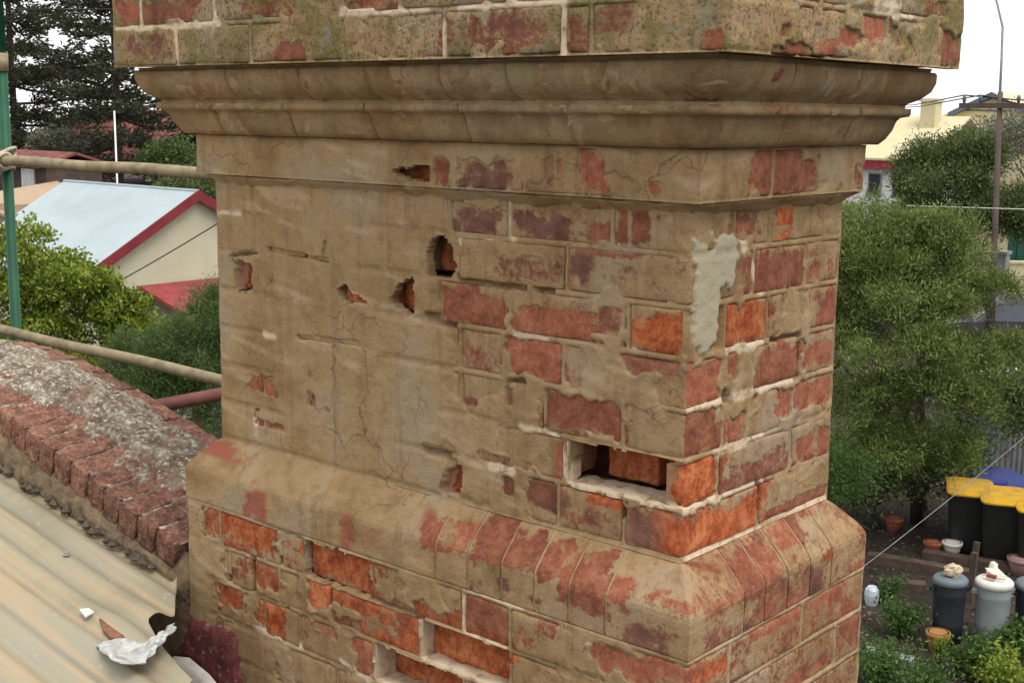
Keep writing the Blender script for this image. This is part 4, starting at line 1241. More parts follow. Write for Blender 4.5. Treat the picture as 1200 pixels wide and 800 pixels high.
# --- Norfolk Island pines behind the roofs on the left
def pine(name, base, height, spread, label, z_lo=2.0, step=.85, seed=1):
    r_ = np.random.default_rng(seed)
    e_ = empty(name, base, label, 'tree', 'pine trees on the left skyline')
    base = np.asarray(base, float)
    mb = MB()
    mb.tube([base + np.array((0, 0, z)) for z in np.linspace(-.1, height, 9)], [.13 * (1 - .75 * k / 8) for k in range(9)], 9)
    V = []; F = []; C = []; o_ = 0
    z = z_lo
    while z < height - .3:
        rr = spread * (1 - (z / height) ** 1.6) * r_.uniform(.85, 1.1)
        nb = r_.integers(5, 8); a0 = r_.uniform(0, 6.28)
        for k in range(nb):
            a_ = a0 + 6.283 * k / nb + r_.normal() * .12
            dh = np.array((math.cos(a_), math.sin(a_), 0))
            sag = r_.uniform(-.05, .22); R_ = rr * r_.uniform(.75, 1.1)
            pts = [base + np.array((0, 0, z)) + dh * R_ * t_ + np.array((0, 0, -sag * R_ * math.sin(t_ * 2.6) + .10 * R_ * t_ ** 2)) for t_ in np.linspace(0, 1, 7)]
            mb.tube(pts, [.045 * (1 - .12 * i) for i in range(7)], 5, cap=False)
            side = np.array((-dh[1], dh[0], 0))
            m_ = int(150 * R_)
            t_ = r_.uniform(.18, 1.0, m_)
            pp = np.array(pts)
            fi = t_ * 6; i0 = np.minimum(fi.astype(int), 5); fr = (fi - i0)[:, None]
            bp = pp[i0] * (1 - fr) + pp[i0 + 1] * fr
            hw = (.42 * np.sin(np.clip(t_ * 1.15, 0, 1) * math.pi * .8) + .10) * min(1.0, R_ / 1.8)
            off = r_.uniform(-1, 1, m_) * hw
            pos = bp + side * off[:, None] + np.array((0, 0, 1)) * (r_.normal(size=m_) * .09 + .04 - .06 * np.abs(off))[:, None]
            dr = unit(side * np.sign(off)[:, None] * .8 + dh * .6 + np.array((0, 0, .25)) + r_.normal(size=(m_, 3)) * .45)
            v, f, c = leaves(pos, dr, .20 * r_.uniform(.7, 1.3, m_), .06, np.clip(.5 + r_.normal(size=m_) * .25, 0, 1))
            V.append(v); F.append(f + o_); C.append(c); o_ += len(v)
        z += step * r_.uniform(.8, 1.2)
    mb.build('trunk', 'bark', e_, True)
    obj('crown', np.concatenate(V), np.concatenate(F), 'leaf_pine', e_, False, np.concatenate(C))
pb_ = at(140, 200, 34.5); pb_[2] = G
pine('pine_tree', pb_, 15.0, 2.7, 'tall pine with thin level boughs, its trunk just left of the chimney cornice', z_lo=4.2, step=.58, seed=3)
pb_ = at(20, 200, 40); pb_[2] = G
pine('pine_tree', pb_, 18.0, 3.6, 'broad dark pine at the top left corner, with heavy boughs', z_lo=3.9, step=.62, seed=5)

# ================================================================== buildings on the left
simple('pale_blue_roof', (.37, .44, .46), .5, var=.10, scale=1.2)
simple('cream_wall', (.50, .49, .35), .85, var=.08, scale=2)
simple('barge_red', (.20, .028, .032), .55, var=.2, scale=3)
simple('red_roof', (.27, .05, .048), .7, var=.25, scale=4)
simple('tile_red', (.19, .070, .056), .85, var=.35, scale=3.5, bump=.4, bscale=18)
simple('dark_brick_wall', (.085, .06, .05), .9, var=.3, scale=6)
simple('white_paint', (.78, .78, .76), .5, var=.05)
simple('window_glass', (.05, .06, .07), .1, var=.2, spec=.6)
simple('gutter_grey', (.27, .28, .28), .5)
# shed: ridge runs parallel to the parapet, the gable faces right
apex = at(232, 224, 24.0)
Xg = apex[0]; Yr = apex[1]; Zr = apex[2]
el = onx(106, 317, Xg)
hw = Yr - el[1]; ze = el[2]
rl_ = ony(75, 208, Yr)
Lx = Xg - rl_[0]
shed = empty('shed', (Xg - Lx / 2, Yr, G), 'cream walled shed with pale blue metal roof and dark red barge boards', 'shed')
slope = (Zr - ze) / hw
MB().slab([(Xg - .12, Yr - hw + .1, G), (Xg - .12, Yr + hw - .1, G), (Xg - .12, Yr + hw - .1, ze - .02), (Xg - .12, Yr, Zr - .12), (Xg - .12, Yr - hw + .1, ze - .02)], (-Lx + .3, 0, 0)).build('wall', 'cream_wall', shed)
for s in (-1, 1):
    ext = 1.10
    MB().slab([(Xg, Yr, Zr), (Xg, Yr + s * hw * ext, Zr - slope * hw * ext), (Xg - Lx, Yr + s * hw * ext, Zr - slope * hw * ext), (Xg - Lx, Yr, Zr)], (0, 0, -.05)).build('roof', 'pale_blue_roof', shed)
    MB().slab([(Xg + .035, Yr, Zr + .02), (Xg + .035, Yr + s * hw * ext, Zr + .02 - slope * hw * ext), (Xg + .035, Yr + s * hw * ext, Zr - .17 - slope * hw * ext), (Xg + .035, Yr, Zr - .17)], (-.03, 0, 0)).build('barge_board', 'barge_red', shed)
MB().tube([(Xg + .02, Yr, Zr + .004), (Xg - Lx, Yr, Zr + .004)], .03, 6).build('ridge_cap', 'pale_blue_roof', shed)
# lean-to with a red roof against the gable wall
q1 = onx(160, 340, Xg + .1); q2 = onx(216, 331, Xg + .1)
zl = (q1[2] + q2[2]) / 2
leanto = MB().slab([(Xg - .10, Yr - hw * .55, zl + .02), (Xg + 1.4, Yr - hw * .55, zl - .38), (Xg + 1.4, Yr + hw * .5, zl - .38), (Xg - .10, Yr + hw * .5, zl + .02)], (0, 0, -.06)).build('lean_to_roof', 'red_roof', shed)
for yy in (Yr - hw * .5, Yr + hw * .45):
    MB().box((Xg + 1.3, yy - .05, G), (Xg + 1.4, yy + .05, zl - .40)).build('post', 'barge_red', shed)
# tiled house behind
def tiled_roof(parent, p0, p1, run, drop, rows, mat):
    """courses of tiles stepping down from the ridge p0-p1 towards -Y"""
    p0 = np.asarray(p0); p1 = np.asarray(p1)
    for k in range(rows):
        a0, a1 = k / rows, (k + 1) / rows
        up = np.array((0, -run, -drop))
        m_ = MB()
        nx = int(abs(p1[0] - p0[0]) / .3)
        xs = np.linspace(p0[0], p1[0], nx * 4 + 1)
        vt = []; vb = []
        for i, x in enumerate(xs):
            b_ = p0 + (p1 - p0) * (i / (len(xs) - 1))
            w = .022 * math.cos(i * math.pi / 2)
            vt.append(b_ + up * a0 + np.array((0, 0, w))); vb.append(b_ + up * (a1 + .03) + np.array((0, 0, .04 + w)))
        n_ = len(xs)
        low = [v - np.array((0, 0, .045)) for v in vb]
        m_.add(vt + vb + low, [(i, i + 1, n_ + i + 1, n_ + i) for i in range(n_ - 1)] + [(n_ + i, n_ + i + 1, 2 * n_ + i + 1, 2 * n_ + i) for i in range(n_ - 1)])
        m_.build('tile_course', mat, parent)
r0 = at(60, 133, 40); r1 = at(265, 131, 40)
zt = r0[2]; yt = (r0[1] + r1[1]) / 2
x0, x1 = at(20, 133, 40)[0] - 1, at(290, 131, 40)[0] + 1.2
tiled = empty('tiled_house', ((x0 + x1) / 2, yt, G), 'house with red tiled roof half hidden behind the pine trunk', 'house')
tiled_roof(tiled, (x0, yt, zt), (x1, yt, zt), 4.2, 2.15, 12, 'tile_red')
MB().slab([(x0, yt, zt), (x1, yt, zt), (x1, yt + 4, zt - 2.1), (x0, yt + 4, zt - 2.1)], (0, 0, -.06)).build('roof', 'tile_red', tiled)
MB().box((x0 + .4, yt - 3.7, G), (x1 - .4, yt + 3.6, zt - 2.12)).build('wall', 'dark_brick_wall', tiled)
MB().tube([(x0 - .05, yt, zt + .04), (x1 + .05, yt, zt + .04)], .10, 8).build('ridge_cap', 'tile_red', tiled)
# cottage corner with a white window at the left edge
cc = at(35, 213, 30)
cot = empty('brick_cottage', (cc[0] - 1.2, cc[1] + 2, G), 'dark brick cottage with white framed window behind the green post', 'house')
MB().box((cc[0] - 4.5, cc[1], G), (cc[0] + .75, cc[1] + 1.4, cc[2] + .36)).build('wall', 'dark_brick_wall', cot)
w_ = MB().box((cc[0] - .28, cc[1] - .05, cc[2] - .34), (cc[0] + .24, cc[1] + .02, cc[2] + .30)).build('window', 'white_paint', cot)
MB().box((cc[0] - .23, cc[1] - .06, cc[2] - .29), (cc[0] + .19, cc[1] - .052, cc[2] + .25)).build('pane', simple('blind', (.60, .62, .62), .4), w_)
for ya_, yb_ in ((-.25, .70), (1.65, .71)):
    MB().slab([(cc[0] - 4.7, cc[1] + ya_, cc[2] + .34), (cc[0] + .85, cc[1] + ya_, cc[2] + .34), (cc[0] + .85, cc[1] + yb_, cc[2] + .62), (cc[0] - 4.7, cc[1] + yb_, cc[2] + .62)], (0, 0, .06)).build('roof', 'tile_red', cot)
MB().box((cc[0] - .4, cc[1] - .10, cc[2] - .62), (cc[0] + .36, cc[1] + .01, cc[2] - .36)).build('window_sill', 'tile_red', cot)
# orange tinted wall behind the post
ob = at(8, 255, 27)
ow = MB().box((ob[0] - 1.6, ob[1], G), (ob[0] + .35, ob[1] + 2, ob[2] + .28)).slab([(ob[0] - 1.8, ob[1] - .2, ob[2] + .24), (ob[0] + .50, ob[1] - .2, ob[2] + .02), (ob[0] + .5, ob[1] + 2.2, ob[2] + .02), (ob[0] - 1.8, ob[1] + 2.2, ob[2] + .55)], (0, 0, .06)).build('outbuilding', simple('apricot_wall', (.42, .31, .21), .85, var=.1))
tag(ow, 'small apricot coloured outbuilding left of the pale blue roof', 'outbuilding')
# slender white pole in front of the pine trunk
wp = at(137, 205, 30)
wpole = MB().tube([(wp[0], wp[1], G), (wp[0], wp[1], at(137, 130, 30)[2])], [.024, .02], 8).build('white_pole', 'white_paint', None, True)
tag(wpole, 'slender white pole in front of the pine trunk', 'pole')
def wire(name, pts, r, mat, label, cat='cable', group=None):
    o = MB().tube(pts, r, 5).build(name, mat, None, True)
    return tag(o, label, cat, group)
simple('black_cable', (.02, .02, .02), .6)
simple('pale_cable', (.55, .55, .53), .5)
a0, a1 = at(120, 338, 23.0), at(262, 254, 21.0)
d_ = a1 - a0
wire('service_cable', [a0 - d_ * .3 + d_ * 1.8 * t_ + np.array((0, 0, -.25 * t_ * (1 - t_))) for t_ in np.linspace(0, 1, 10)], .011, 'black_cable', 'thin black cable crossing in front of the cream gable wall')
a0, a1 = at(-40, 12, 26), at(180, 11, 26)
wire('overhead_wire', [a0 + (a1 - a0) * t_ for t_ in np.linspace(0, 1.4, 6)], .018, 'black_cable', 'black overhead wire crossing the top left corner', 'wire', 'overhead wires')

# ================================================================== buildings and street on the right
simple('cream_gable', (.60, .53, .33), .85, var=.06, scale=1.5)
simple('slate_blue', (.10, .13, .17), .6, var=.15)
simple('fascia_red', (.32, .03, .04), .5)
ga = at(1165, 111, 52); ge = ony(1004, 186, ga[1])
gx, gy, gz = ga
wgl = gx - ge[0]; gdz = gz - ge[2]
hall = empty('cream_hall', (gx, gy + 6, G), 'wide cream gabled building with dark slate-coloured verge on the right skyline', 'building')
sl = gdz / wgl
MB().slab([(gx - wgl, gy, G), (gx + wgl, gy, G), (gx + wgl, gy, ge[2]), (gx, gy, gz - .12), (gx - wgl, gy, ge[2])], (0, 12, 0)).build('wall', 'cream_gable', hall)
for s in (-1, 1):
    MB().slab([(gx, gy - .25, gz), (gx + s * wgl * 1.06, gy - .25, gz - gdz * 1.06), (gx + s * wgl * 1.06, gy + 12.2, gz - gdz * 1.06), (gx, gy + 12.2, gz)], (0, 0, .08)).build('roof', 'cream_gable', hall)
    MB().slab([(gx, gy - .29, gz + .10), (gx + s * wgl * .30, gy - .29, gz + .10 - gdz * .30), (gx + s * wgl * .30, gy - .29, gz - .12 - gdz * .30), (gx, gy - .29, gz - .12)], (0, .03, 0)).build('verge_board', 'slate_blue', hall)
MB().box((gx - wgl * .22, gy - .06, gz - gdz * .24), (gx + wgl * .22, gy - .001, gz - gdz * .22)).build('trim', 'slate_blue', hall)
ch = ony(1089, 132, gy + 3)
hc_ = empty('cream_house', (ch[0] - 3, gy - 3.0, G), 'lower cream roofed house with a cream chimney, next to the cornice', 'house')
f0 = ony(1008, 183, gy - 5); f1 = ony(1052, 186, gy - 5)
yw = gy - 5
MB().box((f0[0] - 5, yw, G), (f1[0] + 1.2, yw + 4, f0[2] - .12)).build('wall', 'white_paint', hc_)
MB().box((f0[0] - 5.2, yw - .45, f0[2] - .42), (f1[0] + 1.4, yw - .35, f0[2] - .16)).build('fascia', 'fascia_red', hc_)
rt = ony(1035, 138, yw + 3)
MB().slab([(f0[0] - 5.3, yw - .5, f0[2] - .12), (f1[0] + 1.5, yw - .5, f0[2] - .12), (f1[0] + 1.5, yw + 3, rt[2]), (f0[0] - 5.3, yw + 3, rt[2])], (0, 0, .08)).build('roof', 'cream_gable', hc_)
MB().slab([(f0[0] - 5.3, yw + 6.5, f0[2] - .12), (f1[0] + 1.5, yw + 6.5, f0[2] - .12), (f1[0] + 1.5, yw + 3.01, rt[2]), (f0[0] - 5.3, yw + 3.01, rt[2])], (0, 0, .08)).build('roof', 'cream_gable', hc_)
ck = ony(1088, 150, yw + 2.2)
MB().box((ck[0] - .28, yw + 2.0, ck[2] - .9), (ck[0] + .32, yw + 2.6, ck[2] + 1.0)).box((ck[0] - .34, yw + 1.94, ck[2] + 1.001), (ck[0] + .38, yw + 2.66, ck[2] + 1.12)).build('chimney', 'cream_gable', hc_)
for k in range(2):
    wx = f0[0] + .4 + k * 1.0
    wn = MB().box((wx, yw - .05, f0[2] - 1.5), (wx + .55, yw + .01, f0[2] - .62)).build('window', 'gutter_grey', hc_)
    MB().box((wx + .05, yw - .06, f0[2] - 1.45), (wx + .50, yw - .052, f0[2] - .67)).build('pane', 'window_glass', wn)

# utility pole with street light
simple('pole_brown', (.10, .072, .060), .85, var=.3, scale=2)
ub = at(1163, 345, 31.0)
pz = lambda y, x=1170: at(x, y, 31.0)[2]
pole = empty('utility_pole', (ub[0], ub[1], G), 'tall brown utility pole with crossarm and curved street light arm on the right', 'utility pole')
topx = at(1172, 118, 31.0)
lean = topx - ub; lean = lean / lean[2]
pt = lambda z: (ub[0] + lean[0] * (z - ub[2]), ub[1] + lean[1] * (z - ub[2]), z)
MB().tube([pt(G), pt(pz(108))], [.085, .06], 10).build('pole', 'pole_brown', pole, True)
top = np.array(pt(pz(108)))
a1 = at(1175, 32, 31.0); a2 = at(1168, 2, 31.0); a3 = at(1150, -30, 31)
MB().tube([top - np.array((0, 0, .4)), top + (a1 - top) * .5, a1, a2, a3], [.036, .03, .028, .025, .022], 8).build('lamp_arm', 'gutter_grey', pole, True)
MB().tube([a3, a3 + (a3 - a2) * .35], [.07, .11], 8).build('lamp_head', 'gutter_grey', pole, True)
ca_ = np.array(pt(pz(124)))
MB().box(tuple(ca_ + np.array((-.95, -.11, -.06))), tuple(ca_ + np.array((.95, .01, .06)))).build('crossarm', 'pole_brown', pole)
for k in (-.85, -.45, .45, .85):
    MB().tube([ca_ + np.array((k, -.05, .061)), ca_ + np.array((k, -.05, .17)), ca_ + np.array((k, -.05, .24))], [.03, .055, .03], 8).build('insulator', 'slate_blue', pole, True)
for k, (ya, yb_, nm) in enumerate(((124, 117, 'upper'), (127, 131, 'lower'))):
    e0 = at(1040, ya, 60.0); e1 = ca_ + np.array((-.85 + k * .4, -.05, .245))
    e2 = at(1260, yb_, 30.0)
    wire('overhead_wire', [e0, e0 * .5 + e1 * .5 - np.array((0, 0, .1)), e1, e1 * .5 + e2 * .5 - np.array((0, 0, .06)), e2], .016, 'black_cable', nm + ' black overhead wire running through the utility pole crossarm', 'wire', 'overhead wires')
a0, a1 = at(1062, 241, 30), at(1290, 248, 30)
wire('white_cable', [a0 + (a1 - a0) * t_ for t_ in np.linspace(0, 1, 8)], .011, 'pale_cable', 'pale level cable in front of the dark round tree', 'cable')
a0, a1 = at(1006, 668, 13.0), at(1240, 478, 14.0)
wire('guy_wire', [a0 + (a1 - a0) * t_ + np.array((0, 0, -.12 * t_ * (1 - t_))) for t_ in np.linspace(-.5, 1, 14)], .0036, 'gutter_grey', 'pale wire stretched diagonally over the yard and bins', 'wire')

# green sheet fence, low cream wall and the cars beyond the feathery tree
simple('green_sheet', (.012, .075, .050), .5, var=.15)
gp0, gp1 = at(1184, 247, 37), at(1250, 250, 37); gpb = at(1184, 306, 37)
gf = empty('green_fence', ((gp0[0] + gp1[0]) / 2, (gp0[1] + gp1[1]) / 2, G), 'dark green sheet metal fence above a cream wall at the right edge', 'fence')
dirn = unit(gp1 - gp0); dirn[2] = 0
zc0, zc1 = gpb[2], gp0[2]
for k in range(9):
    b0 = gp0 + dirn * (k * .26); b1 = b0 + dirn * .25
    MB().slab([(b0[0], b0[1], zc0), (b1[0], b1[1], zc0), (b1[0], b1[1], zc1), (b0[0], b0[1], zc1)], (.03 * dirn[1] * (1 + k % 2), -.03 * dirn[0] * (1 + k % 2), 0)).build('panel', 'green_sheet', gf)
cw0 = at(1177, 320, 36.4); cw1 = at(1260, 320, 36.4); czt = at(1177, 309, 36.4)[2]
cwall = MB().slab([(cw0[0], cw0[1], G), (cw1[0], cw1[1], G), (cw1[0], cw1[1], czt), (cw0[0], cw0[1], czt)], (-.1, .14, 0)).slab([(cw0[0] - .03, cw0[1] - .05, czt), (cw1[0] + .03, cw1[1] - .05, czt), (cw1[0] - .08, cw1[1] + .2, czt), (cw0[0] - .14, cw0[1] + .2, czt)], (0, 0, .07)).build('cream_wall', 'cream_gable')
tag(cwall, 'low cream wall under the green fence at the right edge', 'wall')
gpst = at(1173, 320, 36.2)
gb = MB().box((gpst[0] - .16, gpst[1] - .16, G), (gpst[0] + .16, gpst[1] + .16, at(1173, 297, 36.2)[2])).box((gpst[0] - .2, gpst[1] - .2, at(1173, 297, 36.2)[2]), (gpst[0] + .2, gpst[1] + .2, at(1173, 297, 36.2)[2] + .08)).build('gate_post', 'gutter_grey')
tag(gb, 'grey gate post at the end of the low cream wall', 'gate post')
def car(loc, ang, body, label):
    e_ = empty('parked_car', loc, label, 'car', 'cars parked beyond the yard')
    x0_, y0_, z0_ = loc
    side = [(-2.1, .35), (-2.15, .62), (-1.95, .86), (-1.25, .93), (-.62, 1.38), (.75, 1.40), (1.45, .98), (2.0, .90), (2.12, .62), (2.1, .35)]
    m_ = MB(); n_ = len(side)
    for w_, in_ in ((-.86, .0), (.86, .0)):
        for (sx, sz) in side:
            ww = w_ * (.80 if sz > 1.2 else (.97 if sz > .9 else 1.0))
            m_.v.append((x0_ + sx, y0_ + ww, z0_ + sz))
    m_.f += [tuple(range(n_))[::-1], tuple(range(n_, 2 * n_))] + [(i, (i + 1) % n_, n_ + (i + 1) % n_, n_ + i) for i in range(n_)]
    m_.rot(ang, loc).build('body', body, e_)
    for sgn in (-1, 1):
        g_ = MB().slab([(x0_ - 1.05, y0_ + sgn * .845, z0_ + .97), (x0_ + 1.2, y0_ + sgn * .845, z0_ + .97), (x0_ + .66, y0_ + sgn * .715, z0_ + 1.33), (x0_ - .58, y0_ + sgn * .715, z0_ + 1.33)], (0, sgn * .012, 0))
        g_.rot(ang, loc).build('side_window', 'window_glass', e_)
        for xw in (-1.3, 1.3):
            w_ = MB().tube([(x0_ + xw, y0_ + sgn * .70, z0_ + .32), (x0_ + xw, y0_ + sgn * .88, z0_ + .32)], .32, 16).rot(ang, loc).build('wheel', 'black_cable', e_)
            MB().tube([(x0_ + xw, y0_ + sgn * .87, z0_ + .32), (x0_ + xw, y0_ + sgn * .89, z0_ + .32)], .19, 12).rot(ang, loc).build('rim', 'gutter_grey', w_)
        MB().box((x0_ - 2.17, y0_ + sgn * .62 - .16, z0_ + .66), (x0_ - 2.08, y0_ + sgn * .62 + .16, z0_ + .82)).rot(ang, loc).build('tail_light', 'fascia_red', e_)
        MB().box((x0_ + 2.03, y0_ + sgn * .62 - .16, z0_ + .62), (x0_ + 2.13, y0_ + sgn * .62 + .16, z0_ + .78)).rot(ang, loc).build('headlight', 'white_paint', e_)
    MB().slab([(x0_ - 1.22, y0_ - .66, z0_ + .96), (x0_ - 1.22, y0_ + .66, z0_ + .96), (x0_ - .66, y0_ + .58, z0_ + 1.355), (x0_ - .66, y0_ - .58, z0_ + 1.355)], (-.012, 0, .01)).rot(ang, loc).build('rear_window', 'window_glass', e_)
    MB().slab([(x0_ + 1.42, y0_ - .66, z0_ + 1.01), (x0_ + 1.42, y0_ + .66, z0_ + 1.01), (x0_ + .79, y0_ + .58, z0_ + 1.385), (x0_ + .79, y0_ - .58, z0_ + 1.385)], (.012, 0, .01)).rot(ang, loc).build('windscreen', 'window_glass', e_)
simple('car_dark', (.05, .045, .05), .3, var=.1, spec=.6)
simple('car_white', (.75, .75, .73), .3, var=.05, spec=.6)
cp = at(1178, 362, 32); car((cp[0] + .5, cp[1], G), .5, 'car_dark', 'dark parked car behind the feathery tree')
cp = at(1212, 445, 25); car((cp[0] + 1.0, cp[1], G), .35, 'car_white', 'white parked car just showing at the right edge')

# ================================================================== the yard on the right
simple('bin_black', (.014, .016, .015), .5, var=.2, spec=.4)
simple('lid_yellow', (.56, .32, .012), .5, var=.25, spec=.4)
simple('lid_blue', (.020, .045, .30), .45, var=.15, spec=.4)
simple('fence_grey', (.26, .27, .27), .6, var=.25, scale=2)
simple('terracotta', (.30, .09, .05), .85, var=.3, scale=14)
simple('white_plastic', (.62, .60, .55), .5, var=.12)
simple('grey_plastic', (.22, .25, .25), .5, var=.12)
simple('dark_plastic', (.020, .024, .030), .5, var=.2)
simple('lid_slate', (.14, .17, .19), .5, var=.2)
simple('stone_pale', (.52, .42, .29), .9, var=.2, scale=12, bump=.6, bscale=20)
simple('old_wood', (.085, .060, .045), .9, var=.4, scale=8, bump=.5, bscale=30)
simple('old_paper', (.62, .60, .50), .8, var=.15, scale=8)
def superellipse(cx, cy, w, d, z, n=28, p=7.0):
    out = []
    for k in range(n):
        t_ = 2 * math.pi * (k + .5) / n
        c_, s_ = math.cos(t_), math.sin(t_)
        out.append((cx + w / 2 * math.copysign(abs(c_) ** (2 / p), c_), cy + d / 2 * math.copysign(abs(s_) ** (2 / p), s_), z))
    return out
def loft(mb, rings, cap=True):
    n_ = len(rings[0]); b_ = len(mb.v)
    for r_ in rings: mb.v += [tuple(map(float, q)) for q in r_]
    for i in range(len(rings) - 1):
        mb.f += [(b_ + i * n_ + k, b_ + i * n_ + (k + 1) % n_, b_ + (i + 1) * n_ + (k + 1) % n_, b_ + (i + 1) * n_ + k) for k in range(n_)]
    if cap:
        mb.f += [tuple(b_ + k for k in range(n_))[::-1], tuple(b_ + (len(rings) - 1) * n_ + k for k in range(n_))]
    return mb
def wheelie_bin(px, py, lid, ang, label):
    c_ = onz(px, py, G + .88); x, y, z = c_[0], c_[1], G
    e_ = empty('wheelie_bin', (x, y, z), label, 'wheelie bin', 'wheelie bins along the fence')
    loc = (x, y, z)
    b_ = MB(); loft(b_, [superellipse(x, y + .03, .44, .50, z + 0.050), superellipse(x, y + .01, .50, .58, z + 0.462), superellipse(x, y, .55, .66, z + 0.806), superellipse(x, y, .585, .72, z + 0.811), superellipse(x, y, .585, .72, z + 0.840)])
    b_.rot(ang, loc).build('body', 'bin_black', e_)
    l_ = MB()
    r0_ = superellipse(x, y - .01, .60, .75, z + 0.844); r1_ = superellipse(x, y - .01, .60, .75, z + 0.865); r2_ = superellipse(x, y, .55, .69, z + 0.878); r3_ = superellipse(x, y, .36, .46, z + 0.895)
    tl = lambda r_: [(p_[0], p_[1], p_[2] + .05 * (p_[1] - y + .37)) for p_ in r_]
    loft(l_, [tl(r0_), tl(r1_), tl(r2_), tl(r3_)]).rot(ang, loc).build('lid', lid, e_, False)
    MB().tube([(x - .24, y + .40, z + 0.840), (x + .24, y + .40, z + 0.840)], .018, 8).rot(ang, loc).build('handle', 'bin_black', e_, True)
    for s in (-1, 1):
        MB().tube([(x + s * .22, y + .27, z + 0.084), (x + s * .28, y + .27, z + 0.084)], .10, 14).rot(ang, loc).build('wheel', 'bin_black', e_)
BA = YAW - .30
wheelie_bin(1137, 570, 'lid_yellow', BA, 'yellow lidded wheelie bin, the leftmost of the yellow ones')
wheelie_bin(1177, 580, 'lid_yellow', BA, 'yellow lidded wheelie bin, second from the left')
wheelie_bin(1219, 590, 'lid_yellow', BA, 'yellow lidded wheelie bin cut off by the right edge')
wheelie_bin(1166, 557, 'lid_blue', BA, 'blue lidded wheelie bin behind the two yellow lids')
wheelie_bin(1206, 566, 'lid_blue', BA, 'blue lidded wheelie bin at the right edge, behind the yellow lids')
# corrugated grey fence behind the bins: one sheet per panel
f0 = onz(1098, 590, G) ; f1 = onz(1300, 622, G)
fdir = unit(np.array((f1[0] - f0[0], f1[1] - f0[1], 0))); fn = np.array((-fdir[1], fdir[0], 0))
f0 = f0 + fn * .9 - fdir * .8
fen = empty('metal_fence', tuple(f0 + fdir * 2), 'grey corrugated metal fence behind the blue lidded bins', 'fence')
for k in range(7):
    s0_ = f0 + fdir * (k * .78)
    nn = 60; V = []; F = []
    for i in range(nn + 1):
        q = s0_ + fdir * (.77 * i / nn) + fn * (.016 * math.cos(i * 2 * math.pi / 6) + .004 * (k % 2))
        V += [(q[0], q[1], G), (q[0], q[1], G + 1.62)]
        if i: F.append((2 * i - 2, 2 * i, 2 * i + 1, 2 * i - 1))
    V2 = [tuple(np.array(v) + fn * .003) for v in V]
    obj('panel', V + V2, F + [tuple(j + len(V) for j in q)[::-1] for q in F], 'fence_grey', fen, True)
q = f0 - fn * .04
MB().slab([q + np.array((0, 0, 1.28)), q + fdir * 5.4 + np.array((0, 0, 1.28)), q + fdir * 5.4 + np.array((0, 0, 1.36)), q + np.array((0, 0, 1.36))], fn * -.03).build('rail', 'old_wood', fen)

def pot(px, py, r0_, r1_, h_, mat, label, rim=True, lean_=0.0, group=None):
    c_ = onz(px, py, G); e_ = empty('plant_pot', c_, label, 'pot', group)
    MB().lathe(c_, [(r0_, 0), (r1_, h_ - .05), (r1_, h_), (r1_ - .015, h_), (r1_ - .02, h_ - .05)], 18).build('body', mat, e_, True)
    if rim: MB().lathe(c_, [(r1_ + .002, h_ - .05), (r1_ + .018, h_ - .048), (r1_ + .018, h_ - .002), (r1_ + .002, h_)], 18).build('rim', mat, e_, True)
    return e_
pot(1092, 650, .075, .10, .19, 'terracotta', 'terracotta pot left of the white pot, on the yard soil')
pot(1115, 652, .08, .115, .21, 'white_plastic', 'white pot in front of the black bins')
pot(1047, 622, .09, .12, .20, 'terracotta', 'dull terracotta pot under the feathery tree')
pot(1196, 672, .12, .16, .22, simple('pink_pot', (.33, .20, .18), .8), 'pinkish pot at the right edge below the yellow lids')
def barrel(px, py, r_, h_, bm, lm, label, name='plastic_barrel', cat='barrel'):
    c_ = onz(px, py, G); e_ = empty(name, c_, label, cat)
    MB().lathe(c_, [(r_ * .86, 0), (r_ * .92, h_ * .3), (r_ * .93, h_ * .32), (r_ * .91, h_ * .34), (r_ * .97, h_ * .78), (r_ * .99, h_ * .80), (r_ * .97, h_ * .82), (r_, h_ * .97), (r_, h_)], 24).build('body', bm, e_, True)
    MB().lathe(c_, [(r_ * 1.02, h_ * .955), (r_ * 1.06, h_ * .96), (r_ * 1.06, h_ + .02), (r_ * .92, h_ + .045), (r_ * .4, h_ + .05)], 24).build('lid', lm, e_, True)
    for s in (0, math.pi):
        hx, hy = c_[0] + r_ * 1.02 * math.cos(s + YAW), c_[1] + r_ * 1.02 * math.sin(s + YAW)
        MB().box((hx - .03, hy - .05, G + h_ * .84), (hx + .03, hy + .05, G + h_ * .90)).build('handle', bm, e_)
    return c_
c1 = barrel(1109, 750, .178, .70, 'dark_plastic', 'lid_slate', 'black lidded barrel with a pale stone on its lid')
def rock(name, c_, r_, mat, label, seed=0, sq=.8):
    n1_, n2_ = 12, 9; V = []
    for i in range(n2_ + 1):
        for k in range(n1_):
            a_ = math.pi * i / n2_; b_ = 2 * math.pi * k / n1_
            d = np.array((math.sin(a_) * math.cos(b_), math.sin(a_) * math.sin(b_), math.cos(a_)))
            s_ = 1 + (fbm((d * 1.0)[None], 2.2, 2, seed)[0] - .5) * .9
            V.append(np.asarray(c_) + d * np.array((r_, r_ * .9, r_ * sq)) * s_)
    F = [(i * n1_ + k, i * n1_ + (k + 1) % n1_, (i + 1) * n1_ + (k + 1) % n1_, (i + 1) * n1_ + k)[::-1] for i in range(n2_) for k in range(n1_)]
    o = obj(name, V, F, mat); return tag(o, label, 'stone' if mat == 'stone_pale' else None)
rock('stone', (c1[0] + .03, c1[1], G + .70 + .115), .105, 'stone_pale', 'pale stone resting on the lid of the black barrel', 3)
c2 = barrel(1160, 752, .192, .69, 'grey_plastic', 'white_plastic', 'grey garbage bin with a whitish lid in the yard', 'garbage_bin', 'bin')
fo = MB()
